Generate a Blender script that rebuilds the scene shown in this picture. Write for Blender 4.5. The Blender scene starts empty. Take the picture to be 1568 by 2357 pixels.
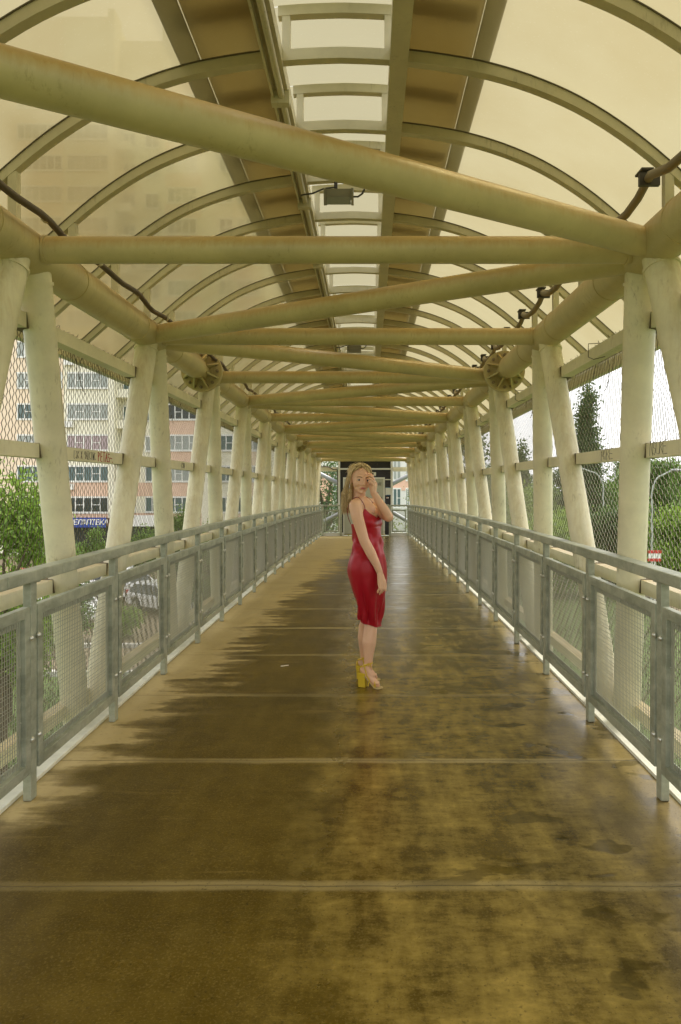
import bpy, bmesh, math, random
import numpy as np
from mathutils import Vector, Matrix
random.seed(7); np.random.seed(7)
S = bpy.context.scene
COL = S.collection
R = math.radians
# ------------------------------------------------------------------ camera, light, exposure
CZ = 1.438                       # eye height above the deck
F, U0, V0 = 1640.0, 848.0, 1130.0  # focal length / vanishing point, in a 1568 x 2357 frame
cam = bpy.data.cameras.new('camera'); camo = bpy.data.objects.new('camera', cam); COL.objects.link(camo)
cam.sensor_fit = 'HORIZONTAL'; cam.sensor_width = 24.0; cam.lens = F/1568*24
cam.shift_x = -(U0-784)/1568; cam.shift_y = -(1178.5-V0)/1568
cam.clip_start = 0.05; cam.clip_end = 3000
camo.location = (0, 0, CZ); camo.rotation_euler = (R(90), 0, 0)
S.camera = camo
SUN_EL, SUN_AZ = 58, 62
W = bpy.data.worlds.new('World'); S.world = W; W.use_nodes = True
nt = W.node_tree; nt.nodes.clear()
sky = nt.nodes.new('ShaderNodeTexSky'); sky.sky_type = 'NISHITA'; sky.sun_disc = False
sky.sun_elevation = R(SUN_EL); sky.sun_rotation = R(SUN_AZ); sky.air_density = 1.5; sky.dust_density = 4
b1 = nt.nodes.new('ShaderNodeBackground'); b1.inputs['Strength'].default_value = 0.12
nt.links.new(sky.outputs[0], b1.inputs['Color'])
tc = nt.nodes.new('ShaderNodeTexCoord'); no = nt.nodes.new('ShaderNodeTexNoise')
no.inputs['Scale'].default_value = 2.2; no.inputs['Detail'].default_value = 6
nt.links.new(tc.outputs['Generated'], no.inputs['Vector'])
cr = nt.nodes.new('ShaderNodeValToRGB')
cr.color_ramp.elements[0].position = .35; cr.color_ramp.elements[0].color = (.90, .90, .92, 1)
cr.color_ramp.elements[1].position = .65; cr.color_ramp.elements[1].color = (1.0, .99, .97, 1)
nt.links.new(no.outputs['Fac'], cr.inputs['Fac'])
b2 = nt.nodes.new('ShaderNodeBackground'); b2.inputs['Strength'].default_value = 1.08
nt.links.new(cr.outputs[0], b2.inputs['Color'])
mx = nt.nodes.new('ShaderNodeMixShader'); mx.inputs[0].default_value = .86
wo = nt.nodes.new('ShaderNodeOutputWorld')
nt.links.new(b1.outputs[0], mx.inputs[1]); nt.links.new(b2.outputs[0], mx.inputs[2]); nt.links.new(mx.outputs[0], wo.inputs[0])
sl = bpy.data.lights.new('sun', 'SUN'); sl.energy = 1.5; sl.angle = R(18); sl.color = (1, .96, .88)
so = bpy.data.objects.new('sun', sl); COL.objects.link(so)
d = Vector((math.sin(R(SUN_AZ))*math.cos(R(SUN_EL)), math.cos(R(SUN_AZ))*math.cos(R(SUN_EL)), math.sin(R(SUN_EL))))
so.rotation_euler = d.to_track_quat('Z', 'Y').to_euler()
S.view_settings.view_transform = 'Standard'; S.view_settings.look = 'None'
S.view_settings.exposure = 0.95; S.view_settings.gamma = 1
S.cycles.max_bounces = 8; S.cycles.transparent_max_bounces = 16
S.cycles.sample_clamp_indirect = 6

def camb(y):                     # camber of the bridge
    return -(.0012 if y < 9 else .00058)*(y-9)**2
def at(u, v, y):                 # a point of the place seen at (u, v) at distance y
    return Vector(((u-U0)*y/F, y, CZ+(V0-v)*y/F))

# ------------------------------------------------------------------ materials
def hexlin(r, g, b):
    f = lambda c: (c/255/12.92) if c <= 10 else ((c/255+.055)/1.055)**2.4
    return (f(r), f(g), f(b))
class NT:
    def __init__(s, name):
        s.m = bpy.data.materials.new(name); s.m.use_nodes = True; s.t = s.m.node_tree
        s.b = s.t.nodes['Principled BSDF']; s.out = s.t.nodes['Material Output']
    def n(s, typ, **k):
        x = s.t.nodes.new(typ)
        for a, v in k.items():
            if a in x.inputs.keys(): x.inputs[a].default_value = v
            else: setattr(x, a, v)
        return x
    def l(s, a, b): s.t.links.new(a, b)
    def noise(s, scale, detail=4, rough=.55, vec=None, dist=0, typ='ShaderNodeTexNoise'):
        x = s.n(typ); x.inputs['Scale'].default_value = scale; x.inputs['Detail'].default_value = detail
        x.inputs['Roughness'].default_value = rough; x.inputs['Distortion'].default_value = dist
        s.l(vec if vec else s.coord(), x.inputs['Vector']); return x.outputs['Fac']
    def coord(s):
        if not hasattr(s, '_c'): s._c = s.n('ShaderNodeTexCoord').outputs['Object']
        return s._c
    def mapping(s, scale=(1, 1, 1), loc=(0, 0, 0)):
        m = s.n('ShaderNodeMapping'); m.inputs['Scale'].default_value = scale; m.inputs['Location'].default_value = loc
        s.l(s.coord(), m.inputs['Vector']); return m.outputs[0]
    def ramp(s, fac, stops):
        r = s.n('ShaderNodeValToRGB'); e = r.color_ramp.elements
        while len(e) > 1: e.remove(e[-1])
        for i, (p, c) in enumerate(stops):
            q = e[0] if i == 0 else e.new(p)
            q.position = p; q.color = (tuple(c)+(1,))[:4] if hasattr(c, '__len__') else (c, c, c, 1)
        s.l(fac, r.inputs[0]); return r.outputs[0]
    def mix(s, fac, a, b, blend='MIX'):
        x = s.n('ShaderNodeMix', data_type='RGBA', blend_type=blend)
        for sock, v in ((x.inputs[0], fac), (x.inputs[6], a), (x.inputs[7], b)):
            if isinstance(v, bpy.types.NodeSocket): s.l(v, sock)
            elif hasattr(v, '__len__'): sock.default_value = (tuple(v)+(1,))[:4]
            else: sock.default_value = v if sock == x.inputs[0] else (v, v, v, 1)
        return x.outputs[2]
    def math(s, op, a, b=0, c=None, clamp=False):
        x = s.n('ShaderNodeMath', operation=op, use_clamp=clamp)
        for i, v in enumerate((a, b) if c is None else (a, b, c)):
            if isinstance(v, bpy.types.NodeSocket): s.l(v, x.inputs[i])
            else: x.inputs[i].default_value = v
        return x.outputs[0]
    def bump(s, h, strength=.2, dist=.01):
        x = s.n('ShaderNodeBump'); x.inputs['Strength'].default_value = strength; x.inputs['Distance'].default_value = dist
        s.l(h, x.inputs['Height']); s.l(x.outputs[0], s.b.inputs['Normal'])
    def setc(s, c):
        if isinstance(c, bpy.types.NodeSocket): s.l(c, s.b.inputs['Base Color'])
        else: s.b.inputs['Base Color'].default_value = (*c, 1)
    def rough(s, v):
        if isinstance(v, bpy.types.NodeSocket): s.l(v, s.b.inputs['Roughness'])
        else: s.b.inputs['Roughness'].default_value = v
def simple(name, col, rough=.6, metal=0, var=.12, scale=6, spec=.5):
    m = NT(name)
    c = m.mix(m.noise(scale, 5), tuple(x*(1-var) for x in col), tuple(min(1, x*(1+var)) for x in col))
    m.setc(c); m.rough(rough); m.b.inputs['Metallic'].default_value = metal
    m.b.inputs['Specular IOR Level'].default_value = spec
    return m.m
M = {}
# cream paint with grime on the upward faces and fine run marks
def paint(name, base, dirt, amt, lo=.25, hi=.75):
    m = NT(name)
    g = m.n('ShaderNodeNewGeometry'); sp = m.n('ShaderNodeSeparateXYZ'); m.l(g.outputs['Normal'], sp.inputs[0])
    streak = m.noise(1, 5, .65, m.mapping((38, 38, 5)), .6)
    blot = m.noise(2.3, 6, .6)
    up = m.math('MULTIPLY_ADD', sp.outputs[2], .85, m.math('MULTIPLY_ADD', streak, .8, -.28))
    mask = m.math('MULTIPLY', m.ramp(up, [(lo, 0), (hi, 1)]), m.math('MULTIPLY_ADD', blot, .8, .35))
    mask = m.math('MULTIPLY', mask, amt, clamp=True)
    c0 = m.mix(m.ramp(m.noise(2.4, 8, .68), [(.35, 0), (.62, 1)]), tuple(x*.80 for x in base), base)
    fine = m.ramp(m.noise(1, 4, .7, m.mapping((60, 60, 9))), [(.54, 0), (.72, 1)])
    spots = m.math('MULTIPLY', m.ramp(m.noise(3.1, 6, .7), [(.50, 0), (.66, 1)]), fine)
    c1 = m.mix(mask, c0, dirt)
    c2 = m.mix(m.math('MULTIPLY', spots, .75), c1, tuple(x*.45 for x in dirt))
    m.setc(c2); m.rough(m.math('MULTIPLY_ADD', blot, .25, .32)); m.bump(streak, .08, .004)
    return m.m
M['paint'] = paint('cream_paint', (.84, .78, .54), (.48, .34, .11), .9, .2, .7)
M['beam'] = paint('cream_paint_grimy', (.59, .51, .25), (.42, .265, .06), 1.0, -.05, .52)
M['rib'] = paint('rib_paint', (.60, .55, .36), (.38, .30, .14), .7)
M['white'] = simple('white_paint', (.80, .80, .74), .45, var=.08)
# galvanised steel
m = NT('galvanised_steel')
v = m.n('ShaderNodeTexVoronoi'); v.inputs['Scale'].default_value = 55; m.l(m.mapping((1, 1, .5)), v.inputs['Vector'])
c = m.mix(m.math('MULTIPLY', v.outputs['Color'], .5), (.41, .43, .33), (.58, .60, .47))
c = m.mix(m.ramp(m.noise(3.5, 6, .65, m.mapping((1, 1, 2.5))), [(.42, 0), (.62, 1)]), c, (.30, .32, .24))
c = m.mix(m.math('MULTIPLY', m.ramp(m.noise(9, 6, .7), [(.55, 0), (.7, 1)]), .45), c, (.60, .60, .50))
m.setc(c); m.rough(.48); m.b.inputs['Metallic'].default_value = .35; M['galv'] = m.m
M['wire'] = simple('wire', (.42, .41, .34), .45, .5)
M['chain'] = simple('chain_wire', (.16, .14, .09), .55, .5)
M['dark'] = simple('dark_metal', (.05, .045, .035), .5, .3)
M['bolt'] = simple('bolt_steel', (.62, .62, .55), .3, .8)
M['rustbolt'] = simple('old_bolt', (.28, .22, .13), .5, .4)
M['gasket'] = simple('old_gasket', (.12, .10, .06), .7)
M['jdirt_shade'] = simple('joint_dirt_shade', (.13, .10, .05), .8, var=.5, scale=30)  # dark brown for the bar ends: dirt with the shade painted in
M['black'] = simple('black_panel', (.018, .015, .010), .18, 0)
M['door'] = simple('door_paint', (.50, .52, .44), .45)
M['cable'] = simple('cable_sleeve', (.085, .06, .03), .5)
M['conduit'] = simple('conduit_sleeve', (.20, .155, .08), .5)
# translucent roof sheets
def sheet(name, col, trans, colt, dirtamt=.35, refr=.5):
    m = NT(name)
    m.t.nodes.remove(m.b)
    tr = m.n('ShaderNodeBsdfTranslucent'); tp = m.n('ShaderNodeBsdfTransparent'); gl = m.n('ShaderNodeBsdfGlossy')
    rf = m.n('ShaderNodeBsdfRefraction'); rf.inputs['Roughness'].default_value = .30; rf.inputs['IOR'].default_value = 1.10
    df = m.n('ShaderNodeBsdfDiffuse')
    gl.inputs['Roughness'].default_value = .18; gl.inputs['Color'].default_value = (.8, .8, .75, 1)
    n1 = m.noise(1.3, 6, .6); n2 = m.noise(1, 5, .7, m.mapping((5, 40, 5)))
    c = m.mix(m.math('MULTIPLY', m.ramp(n1, [(.35, 0), (.75, 1)]), dirtamt), col, tuple(a*b for a, b in zip(col, (.78, .70, .52))))
    c = m.mix(m.math('MULTIPLY', n2, .12), c, (.4, .33, .18))
    drops = m.n('ShaderNodeTexVoronoi'); drops.inputs['Scale'].default_value = 42; m.l(m.coord(), drops.inputs['Vector'])
    dm = m.ramp(drops.outputs['Distance'], [(.10, 1), (.2, 0)])
    c = m.mix(m.math('MULTIPLY', dm, .03), c, (1, .97, .8))
    m.l(c, tr.inputs[0]); m.l(c, df.inputs[0]); m.l(c, rf.inputs[0]); tp.inputs[0].default_value = (*colt, 1)
    bp = m.n('ShaderNodeBump'); bp.inputs['Strength'].default_value = .15; bp.inputs['Distance'].default_value = .004
    m.l(m.math('ADD', n2, dm), bp.inputs['Height']); m.l(bp.outputs[0], gl.inputs['Normal'])
    a = m.n('ShaderNodeMixShader'); a.inputs[0].default_value = .25; m.l(tr.outputs[0], a.inputs[1]); m.l(df.outputs[0], a.inputs[2])
    a2 = m.n('ShaderNodeMixShader'); a2.inputs[0].default_value = trans; a4 = m.n('ShaderNodeMixShader'); a4.inputs[0].default_value = refr; m.l(a.outputs[0], a4.inputs[1]); m.l(rf.outputs[0], a4.inputs[2]); m.l(a4.outputs[0], a2.inputs[1]); m.l(tp.outputs[0], a2.inputs[2])
    a3 = m.n('ShaderNodeMixShader'); a3.inputs[0].default_value = .05; m.l(a2.outputs[0], a3.inputs[1]); m.l(gl.outputs[0], a3.inputs[2])
    m.l(a3.outputs[0], m.out.inputs[0]); return m.m
M['sheet'] = sheet('roof_sheet', (.37, .32, .175), .15, (.56, .50, .32), .6, .72)
M['cap'] = sheet('cap_sheet', (.32, .29, .18), .07, (.6, .58, .45), .15, .6)
M['wing'] = sheet('cap_wing', (.60, .55, .38), .02, (.5, .45, .3), .5, .15)
M['shade_batten'] = sheet('shade_batten_sheet', (.46, .40, .24), .30, (.8, .75, .6), .3, .3)
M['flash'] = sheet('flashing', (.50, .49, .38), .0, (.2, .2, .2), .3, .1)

def new_obj(name, me, mat, parent=None):
    o = bpy.data.objects.new(name, me); COL.objects.link(o)
    if mat and not me.materials: me.materials.append(mat)
    if parent: o.parent = parent
    return o
def tag(o, label=None, cat=None, group=None, kind=None):
    if label: o['label'] = label
    if cat: o['category'] = cat
    if group: o['group'] = group
    if kind: o['kind'] = kind
    return o
def empty(name, loc, label, cat, group=None, rz=0):
    o = bpy.data.objects.new(name, None); COL.objects.link(o); o.location = loc; o.rotation_euler = (0, 0, rz)
    o.empty_display_size = .2
    return tag(o, label, cat, group)
class MB:
    """collects shapes and links them as one mesh object"""
    def __init__(s): s.v = []; s.f = []; s.n = 0; s.sm = []
    def add(s, vs, fs, smooth=False):
        o = s.n; s.v += [tuple(x) for x in vs]; s.n += len(vs)
        s.f += [tuple(i+o for i in f) for f in fs]; s.sm += [smooth]*len(fs)
    def box(s, x0, x1, y0, y1, z0, z1, mat=None):
        vs = [Vector((x, y, z)) for z in (z0, z1) for y in (y0, y1) for x in (x0, x1)]
        if mat: vs = [mat @ q for q in vs]
        s.add(vs, [(0, 2, 3, 1), (4, 5, 7, 6), (0, 1, 5, 4), (2, 6, 7, 3), (0, 4, 6, 2), (1, 3, 7, 5)])
    def bar(s, p, q, w, h, up=(0, 0, 1)):           # w across, h along up
        p, q = Vector(p), Vector(q); d = (q-p).normalized(); up = Vector(up)
        sx = d.cross(up).normalized(); sz = sx.cross(d).normalized()
        vs = []
        for c in (p, q):
            for a, b in ((-1, -1), (1, -1), (1, 1), (-1, 1)): vs.append(c+sx*a*w/2+sz*b*h/2)
        s.add(vs, [(3, 2, 1, 0), (4, 5, 6, 7), (0, 1, 5, 4), (1, 2, 6, 5), (2, 3, 7, 6), (3, 0, 4, 7)])
    def tube(s, pts, rad, n=12, cap=True, smooth=True):
        pts = [Vector(p) for p in pts]; rads = rad if hasattr(rad, '__len__') else [rad]*len(pts)
        vs = []; fs = []; ref = None
        for i, p in enumerate(pts):
            a = pts[max(i-1, 0)]; b = pts[min(i+1, len(pts)-1)]
            d = (b-a); d = d.normalized() if d.length > 1e-9 else Vector((0, 0, 1))
            if ref is None: ref = Vector((0, 0, 1)) if abs(d.z) < .9 else Vector((1, 0, 0))
            x = d.cross(ref).normalized(); y = x.cross(d).normalized(); ref = y
            for k in range(n):
                t = 2*math.pi*k/n; vs.append(p+(x*math.cos(t)+y*math.sin(t))*rads[i])
        for i in range(len(pts)-1):
            for k in range(n):
                k2 = (k+1) % n; fs.append((i*n+k, (i+1)*n+k, (i+1)*n+k2, i*n+k2))
        s.add(vs, fs, smooth)
        if cap:
            o = s.n; s.add([vs[k] for k in range(n)], [tuple(range(n))]); s.add(vs[-n:], [tuple(range(n))[::-1]])
    def strip(s, prof, y0, y1, f=None):             # prof polyline (x,z) swept in y
        vs = []; n = len(prof)
        for y in (y0, y1):
            for x, z in prof: vs.append(Vector((x, y, z)))
        s.add(vs, [(i, i+1, n+i+1, n+i) for i in range(n-1)], True)
    def ell(s, c, r, rot=None, nu=16, nv=10):
        vs = []; fs = []
        for i in range(nv+1):
            th = math.pi*i/nv
            for j in range(nu):
                ph = 2*math.pi*j/nu
                p = Vector((r[0]*math.sin(th)*math.cos(ph), r[1]*math.sin(th)*math.sin(ph), r[2]*math.cos(th)))
                if rot: p = rot @ p
                vs.append(p+Vector(c))
        for i in range(nv):
            for j in range(nu):
                j2 = (j+1) % nu; fs.append((i*nu+j, (i+1)*nu+j, (i+1)*nu+j2, i*nu+j2))
        s.add(vs, fs, True)
    def mesh(s, name):
        me = bpy.data.meshes.new(name); me.from_pydata(s.v, [], s.f)
        me.polygons.foreach_set('use_smooth', s.sm); me.update(); return me
    def build(s, name, mat, parent=None, bevel=0):
        o = new_obj(name, s.mesh(name), mat, parent)
        if bevel:
            b = o.modifiers.new('bevel', 'BEVEL'); b.width = bevel; b.segments = 2; b.limit_method = 'ANGLE'
        return o
def txt(name, body, size, loc, rot, mat, parent, extrude=.002, shear=0, spacing=1, offset=0, bold=0):
    c = bpy.data.curves.new(name, 'FONT'); c.body = body; c.size = size; c.extrude = extrude; c.shear = shear
    c.space_character = spacing; c.offset = bold; c.align_x = 'CENTER'; c.align_y = 'CENTER'
    o = bpy.data.objects.new('tmp', c); COL.objects.link(o)
    dg = bpy.context.evaluated_depsgraph_get(); me = bpy.data.meshes.new_from_object(o.evaluated_get(dg))
    bpy.data.objects.remove(o)
    q = new_obj(name, me, mat, parent); me.materials.clear(); me.materials.append(mat)
    q.location = loc; q.rotation_euler = rot
    return q
def scribble(mb, strokes, origin, ax, ay, r):
    """hand-drawn letters: polylines in a local plane swept as thin paint lines"""
    o, ax, ay = Vector(origin), Vector(ax), Vector(ay)
    for st in strokes:
        mb.tube([o+ax*x+ay*y for x, y in st], r, 4, True, False)

YA, YB = -1.2, 25.4               # extent of the deck
ys = list(np.arange(YA, YB+.01, .4))
# ------------------------------------------------------------------ deck
DX0, DX1 = -1.68, 1.47
def build_floor():
    m = NT('wet_floor_coating')
    sp = m.n('ShaderNodeSeparateXYZ'); m.l(m.coord(), sp.inputs[0]); X, Y = sp.outputs[0], sp.outputs[1]
    # edge of the dry ground on the left, as a curve over Y
    cv = m.n('ShaderNodeFloatCurve'); m.l(m.math('DIVIDE', Y, 26), cv.inputs['Value'])
    pts = [(0, -2.95), (2.4, -2.6), (2.85, -2.1), (3.2, -1.58), (3.9, -1.40), (5, -1.27), (7, -1.12), (9, -1.0), (12, -.72), (15, -.48), (19, -.2), (23, .1), (26, .3)]
    c = cv.mapping.curves[0]
    for i, (y, x) in enumerate(pts):
        p = (y/26, (x+3)/4)
        if i == 0: c.points[0].location = p
        elif i == len(pts)-1: c.points[1].location = p
        else: c.points.new(*p)
    cv.mapping.update()
    xb = m.math('MULTIPLY_ADD', cv.outputs[0], 4, -3)
    n1 = m.noise(1, 6, .62, m.mapping((1.6, .9, 1)), .3)
    n2 = m.noise(7, 5, .6)
    n1b = m.noise(1, 6, .62, m.mapping((.8, 5.0, 1)), .25)
    e = m.math('SUBTRACT', X, xb)
    e = m.math('ADD', e, m.math('MULTIPLY_ADD', n1, .9, -.45))
    e = m.math('ADD', e, m.math('MULTIPLY_ADD', n1b, 1.5, -.75))
    e = m.math('ADD', e, m.math('MULTIPLY_ADD', n2, .35, -.17))
    wet = m.ramp(m.math('MULTIPLY_ADD', e, 1.3, .5), [(.30, 0), (.48, .7), (.72, 1)])
    # right margin: thin film, paler
    er = m.math('ADD', X, m.math('MULTIPLY_ADD', n1, .5, -.25))
    film = m.ramp(m.math('MULTIPLY', er, .5), [(.46, 0), (.74, .75)])
    # pale wear on the right half
    rt = m.ramp(m.math('MULTIPLY_ADD', m.math('ADD', X, m.math('MULTIPLY_ADD', m.noise(2.6, 7, .7), .5, -.25)), .25, .5), [(.40, 0), (.46, .75), (.52, 1)])
    w1 = m.noise(1, 5, .6, m.mapping((7.5, 2.2, 1)), .15); w2 = m.noise(1, 9, .75, m.mapping((2.4, 4.2, 1)), .15); w3 = m.noise(1, 7, .75, m.mapping((9, 22, 1)), 0)
    wear = m.ramp(m.math('MULTIPLY_ADD', w1, .42, m.math('MULTIPLY_ADD', w3, .26, m.math('MULTIPLY', w2, .48))), [(.51, 0), (.69, 1)])
    wear = m.math('MULTIPLY', wear, m.math('MULTIPLY_ADD', rt, .80, .16))
    hl = m.noise(1, 5, .7, m.mapping((.7, 9, 1)), .4)
    lines = m.math('MULTIPLY', m.ramp(hl, [(.60, 0), (.70, 1)]), m.ramp(m.noise(2, 4), [(.45, 0), (.62, 1)]))
    # joints between the floor plates: pale raised seams
    jy = m.math('ADD', Y, m.math('MULTIPLY_ADD', m.noise(1.3, 3), .05, -.025))
    fr = m.math('ABSOLUTE', m.math('SUBTRACT', m.math('FRACT', m.math('DIVIDE', m.math('SUBTRACT', jy, 2.165), 1.2)), .43))
    jt = m.ramp(m.math('ADD', fr, m.math('MULTIPLY_ADD', m.noise(1, 5, .7, m.mapping((3, 14, 1))), .03, -.015)), [(.018, 1), (.034, 0)])
    crack = m.ramp(fr, [(.0022, 1), (.004, 0)])
    dry = m.mix(m.noise(3, 7, .65), (.36, .28, .125), (.49, .39, .19))
    dry = m.mix(m.ramp(m.noise(22, 6, .7), [(.55, 0), (.75, .5)]), dry, (.25, .18, .09))
    wc = m.mix(m.noise(1.7, 7, .6), (.044, .028, .001), (.110, .070, .003))
    wc = m.mix(m.math('MULTIPLY', wear, .62), wc, (.50, .36, .085))
    wc = m.mix(m.math('MULTIPLY', lines, .5), wc, (.30, .21, .06))
    wc = m.mix(m.math('MULTIPLY', jt, m.ramp(m.noise(1, 2, .5, m.mapping((.25, .8, 1), (0, .12, 0))), [(.42, .28), (.56, .90)])), wc, (.40, .32, .15))
    wc = m.mix(film, wc, (.27, .20, .085))
    wc = m.mix(m.math('MULTIPLY', m.ramp(m.noise(120, 3, .6), [(.52, 0), (.66, 1)]), .30), wc, (.26, .19, .06)); wc = m.mix(m.math('MULTIPLY', m.ramp(m.noise(75, 3, .6), [(.60, 0), (.70, 1)]), .5), wc, (.02, .013, .003))
    col = m.mix(wet, dry, wc)
    col = m.mix(m.math('MULTIPLY', crack, .7), col, (.05, .035, .015))
    m.setc(col)
    # puddles along the seams on the right
    pn = m.noise(1, 4, .6, m.mapping((2.3, 6, 1), (3, 1, 0)), .5)
    pj = m.math('ABSOLUTE', m.math('SUBTRACT', m.math('FRACT', m.math('DIVIDE', m.math('SUBTRACT', jy, 2.165), 1.2)), .50))
    pud = m.math('MULTIPLY', m.ramp(pn, [(.50, 0), (.545, 1)]), m.ramp(pj, [(.04, 1), (.10, 0)]))
    pud = m.math('MULTIPLY', pud, m.ramp(X, [(.05, 0), (.25, 1)]))
    pud = m.math('MAXIMUM', pud, m.math('MULTIPLY', m.ramp(m.noise(1, 3, .5, m.mapping((3.2, 5.5, 1), (7, 3, 0)), .2), [(.61, 0), (.64, 1)]), m.ramp(X, [(.35, 0), (.6, 1)])))
    col = m.mix(m.math('MULTIPLY', pud, .6), col, (.05, .035, .008)); m.setc(col)
    ro = m.mix(wet, .80, m.mix(rt, .40, m.mix(m.noise(4, 5), .10, .32)))
    ro = m.mix(pud, ro, .03)
    m.rough(ro)
    grain = m.noise(260, 3, .6); gr2 = m.noise(70, 4, .6)
    h = m.math('MULTIPLY', m.math('MULTIPLY_ADD', grain, .5, m.math('MULTIPLY', gr2, .7)), m.math('MULTIPLY_ADD', pud, -.72, 1))
    m.bump(m.math('SUBTRACT', h, m.math('MULTIPLY', crack, 3)), .26, .004)
    m.b.inputs['Specular IOR Level'].default_value = .22; m.l(m.math('MULTIPLY_ADD', m.math('MULTIPLY', rt, wet), .30, .20), m.b.inputs['Specular IOR Level']); m.b.inputs['Specular Tint'].default_value = (1, .88, .6, 1)
    mb = MB(); nx = 14
    yy = list(np.arange(YA, YB+.01, .2)); vs = []
    for y in yy:
        for i in range(nx+1): vs.append((DX0+(DX1-DX0)*i/nx, y, camb(y)))
    fs = []
    for j in range(len(yy)-1):
        for i in range(nx): a = j*(nx+1)+i; fs.append((a, a+1, a+nx+2, a+nx+1))
    mb.add(vs, fs, True)
    f = mb.build('bridge_floor', m.m); tag(f, 'wet brown coated walking surface of the covered footbridge', None, None, 'structure')
    # underside slab and pale steel edge strips
    mb = MB()
    for a, b in zip(ys[:-1], ys[1:]): mb.bar((-.105, a, camb(a)-.07), (-.105, b, camb(b)-.07), 3.13, .12)
    mb.build('deck_slab', simple('slab', (.35, .32, .25)), f)
    for x in (DX0-.036, DX1+.036):
        mb = MB()
        for a, b in zip(ys[:-1], ys[1:]): mb.bar((x, a, camb(a)-.032), (x, b, camb(b)-.032), .07, .10)
        mb.build('edge_strip', simple('edge_strip_paint', (.80, .78, .64), .6, var=.25, scale=14), f)
    return f
build_floor()

# ------------------------------------------------------------------ trusses
NODE = [3.6+2.12*(i) for i in range(-2, 10)]          # NODE[2] is the first node in view
LAST = 25.0
NODE.append(LAST)
TOPZ, BOTZ = 2.69, -.33
XT = {-1: -1.74, 1: 1.42}; XB = {-1: -1.86, 1: 1.66}
def tx(s, z): return XB[s]+(XT[s]-XB[s])*(z-BOTZ)/(TOPZ-BOTZ)
def curve_pts(x, z, y0=YA, y1=LAST, st=.5):
    n = int((y1-y0)/st); return [(x, y0+(y1-y0)*i/n, z+camb(y0+(y1-y0)*i/n)) for i in range(n+1)]
RCH, RST = .112, .082
def graff(name, body_strokes, s, y, z, size, mat, parent, r=.004, wd=1):
    # strokes on the inner face of a bar; writing runs so that it reads from inside the bridge
    x = tx(s, z)+s*(.062-.0405); ax = (0, -s*-1*size, 0)
    ax = Vector((0, (size if s < 0 else -size)*wd, 0)); ay = Vector((0, 0, size))
    mb = MB(); scribble(mb, body_strokes, (x, y, z+camb(y)), ax, ay, r)
    return mb.build(name, mat, parent)
LET = {'M': [[(0, 0), (.1, 1), (.3, .3), (.5, 1), (.6, 0)]], 'N': [[(0, 0), (.1, 1), (.5, 0), (.6, 1)]], 'A': [[(0, 0), (.3, 1), (.6, 0)], [(.1, .4), (.5, .4)]],
 'R': [[(0, 0), (.05, 1), (.5, .85), (.1, .5), (.6, 0)]], 'K': [[(0, 0), (.05, 1)], [(.6, 1), (.05, .5), (.6, 0)]], 'E': [[(.5, 0), (0, 0), (.05, 1), (.5, 1)], [(0, .5), (.4, .5)]],
 'S': [[(.5, .9), (.1, .95), (.1, .55), (.5, .4), (.4, 0), (0, .1)]], 'U': [[(0, 1), (.05, .1), (.5, 0), (.6, 1)]], 'H': [[(0, 0), (.05, 1)], [(.5, 0), (.6, 1)], [(0, .5), (.6, .5)]],
 'P': [[(0, 0), (.05, 1), (.5, .8), (.1, .45)]], 'T': [[(0, 1), (.6, 1)], [(.3, 1), (.3, 0)]], 'L': [[(.1, 1), (0, 0), (.4, 0)]], '3': [[(0, .9), (.4, .9), (.15, .55), (.45, .4), (.3, 0), (0, .1)]],
 'X': [[(0, 0), (.5, 1)], [(0, 1), (.5, 0)]], 'C': [[(.5, .9), (.1, .8), (0, .3), (.3, 0), (.5, .1)]], 'I': [[(.1, 0), (.15, 1)]], '9': [[(.4, .6), (.1, .6), (.1, .95), (.45, .95), (.4, 0)]],
 'Q': [[(0, .5), (.3, 1), (.6, .5), (.3, 0), (0, .5)], [(.3, .3), (.8, -.1)]], 'F': [[(0, 0), (.05, 1), (.5, 1)], [(0, .5), (.4, .5)]], '-': [[(0, .5), (.5, .45)]], '.': [[(0, 0), (.06, .05)]], ' ': [],
 'Z': [[(0, 1), (.5, 1), (0, 0), (.5, 0)]], 'W': [[(0, 1), (.15, 0), (.3, .7), (.45, 0), (.6, 1)]], 'J': [[(.5, 1), (.45, .1), (.1, 0), (0, .3)]], 'O': [[(0, .5), (.25, 1), (.5, .5), (.25, 0), (0, .5)]], '2': [[(0, .8), (.3, 1), (.5, .7), (0, 0), (.55, 0)]]}
def word(w, jit=.06, sp=.72):
    out = []; x = 0
    for ch in w:
        for st in LET[ch]: out.append([(x+a+random.uniform(-jit, jit), b+random.uniform(-jit, jit)) for a, b in st])
        x += sp
    return out
INK = simple('marker_ink', (.05, .04, .03), .6); REDINK = simple('red_marker_ink', (.42, .03, .02), .6)
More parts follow.
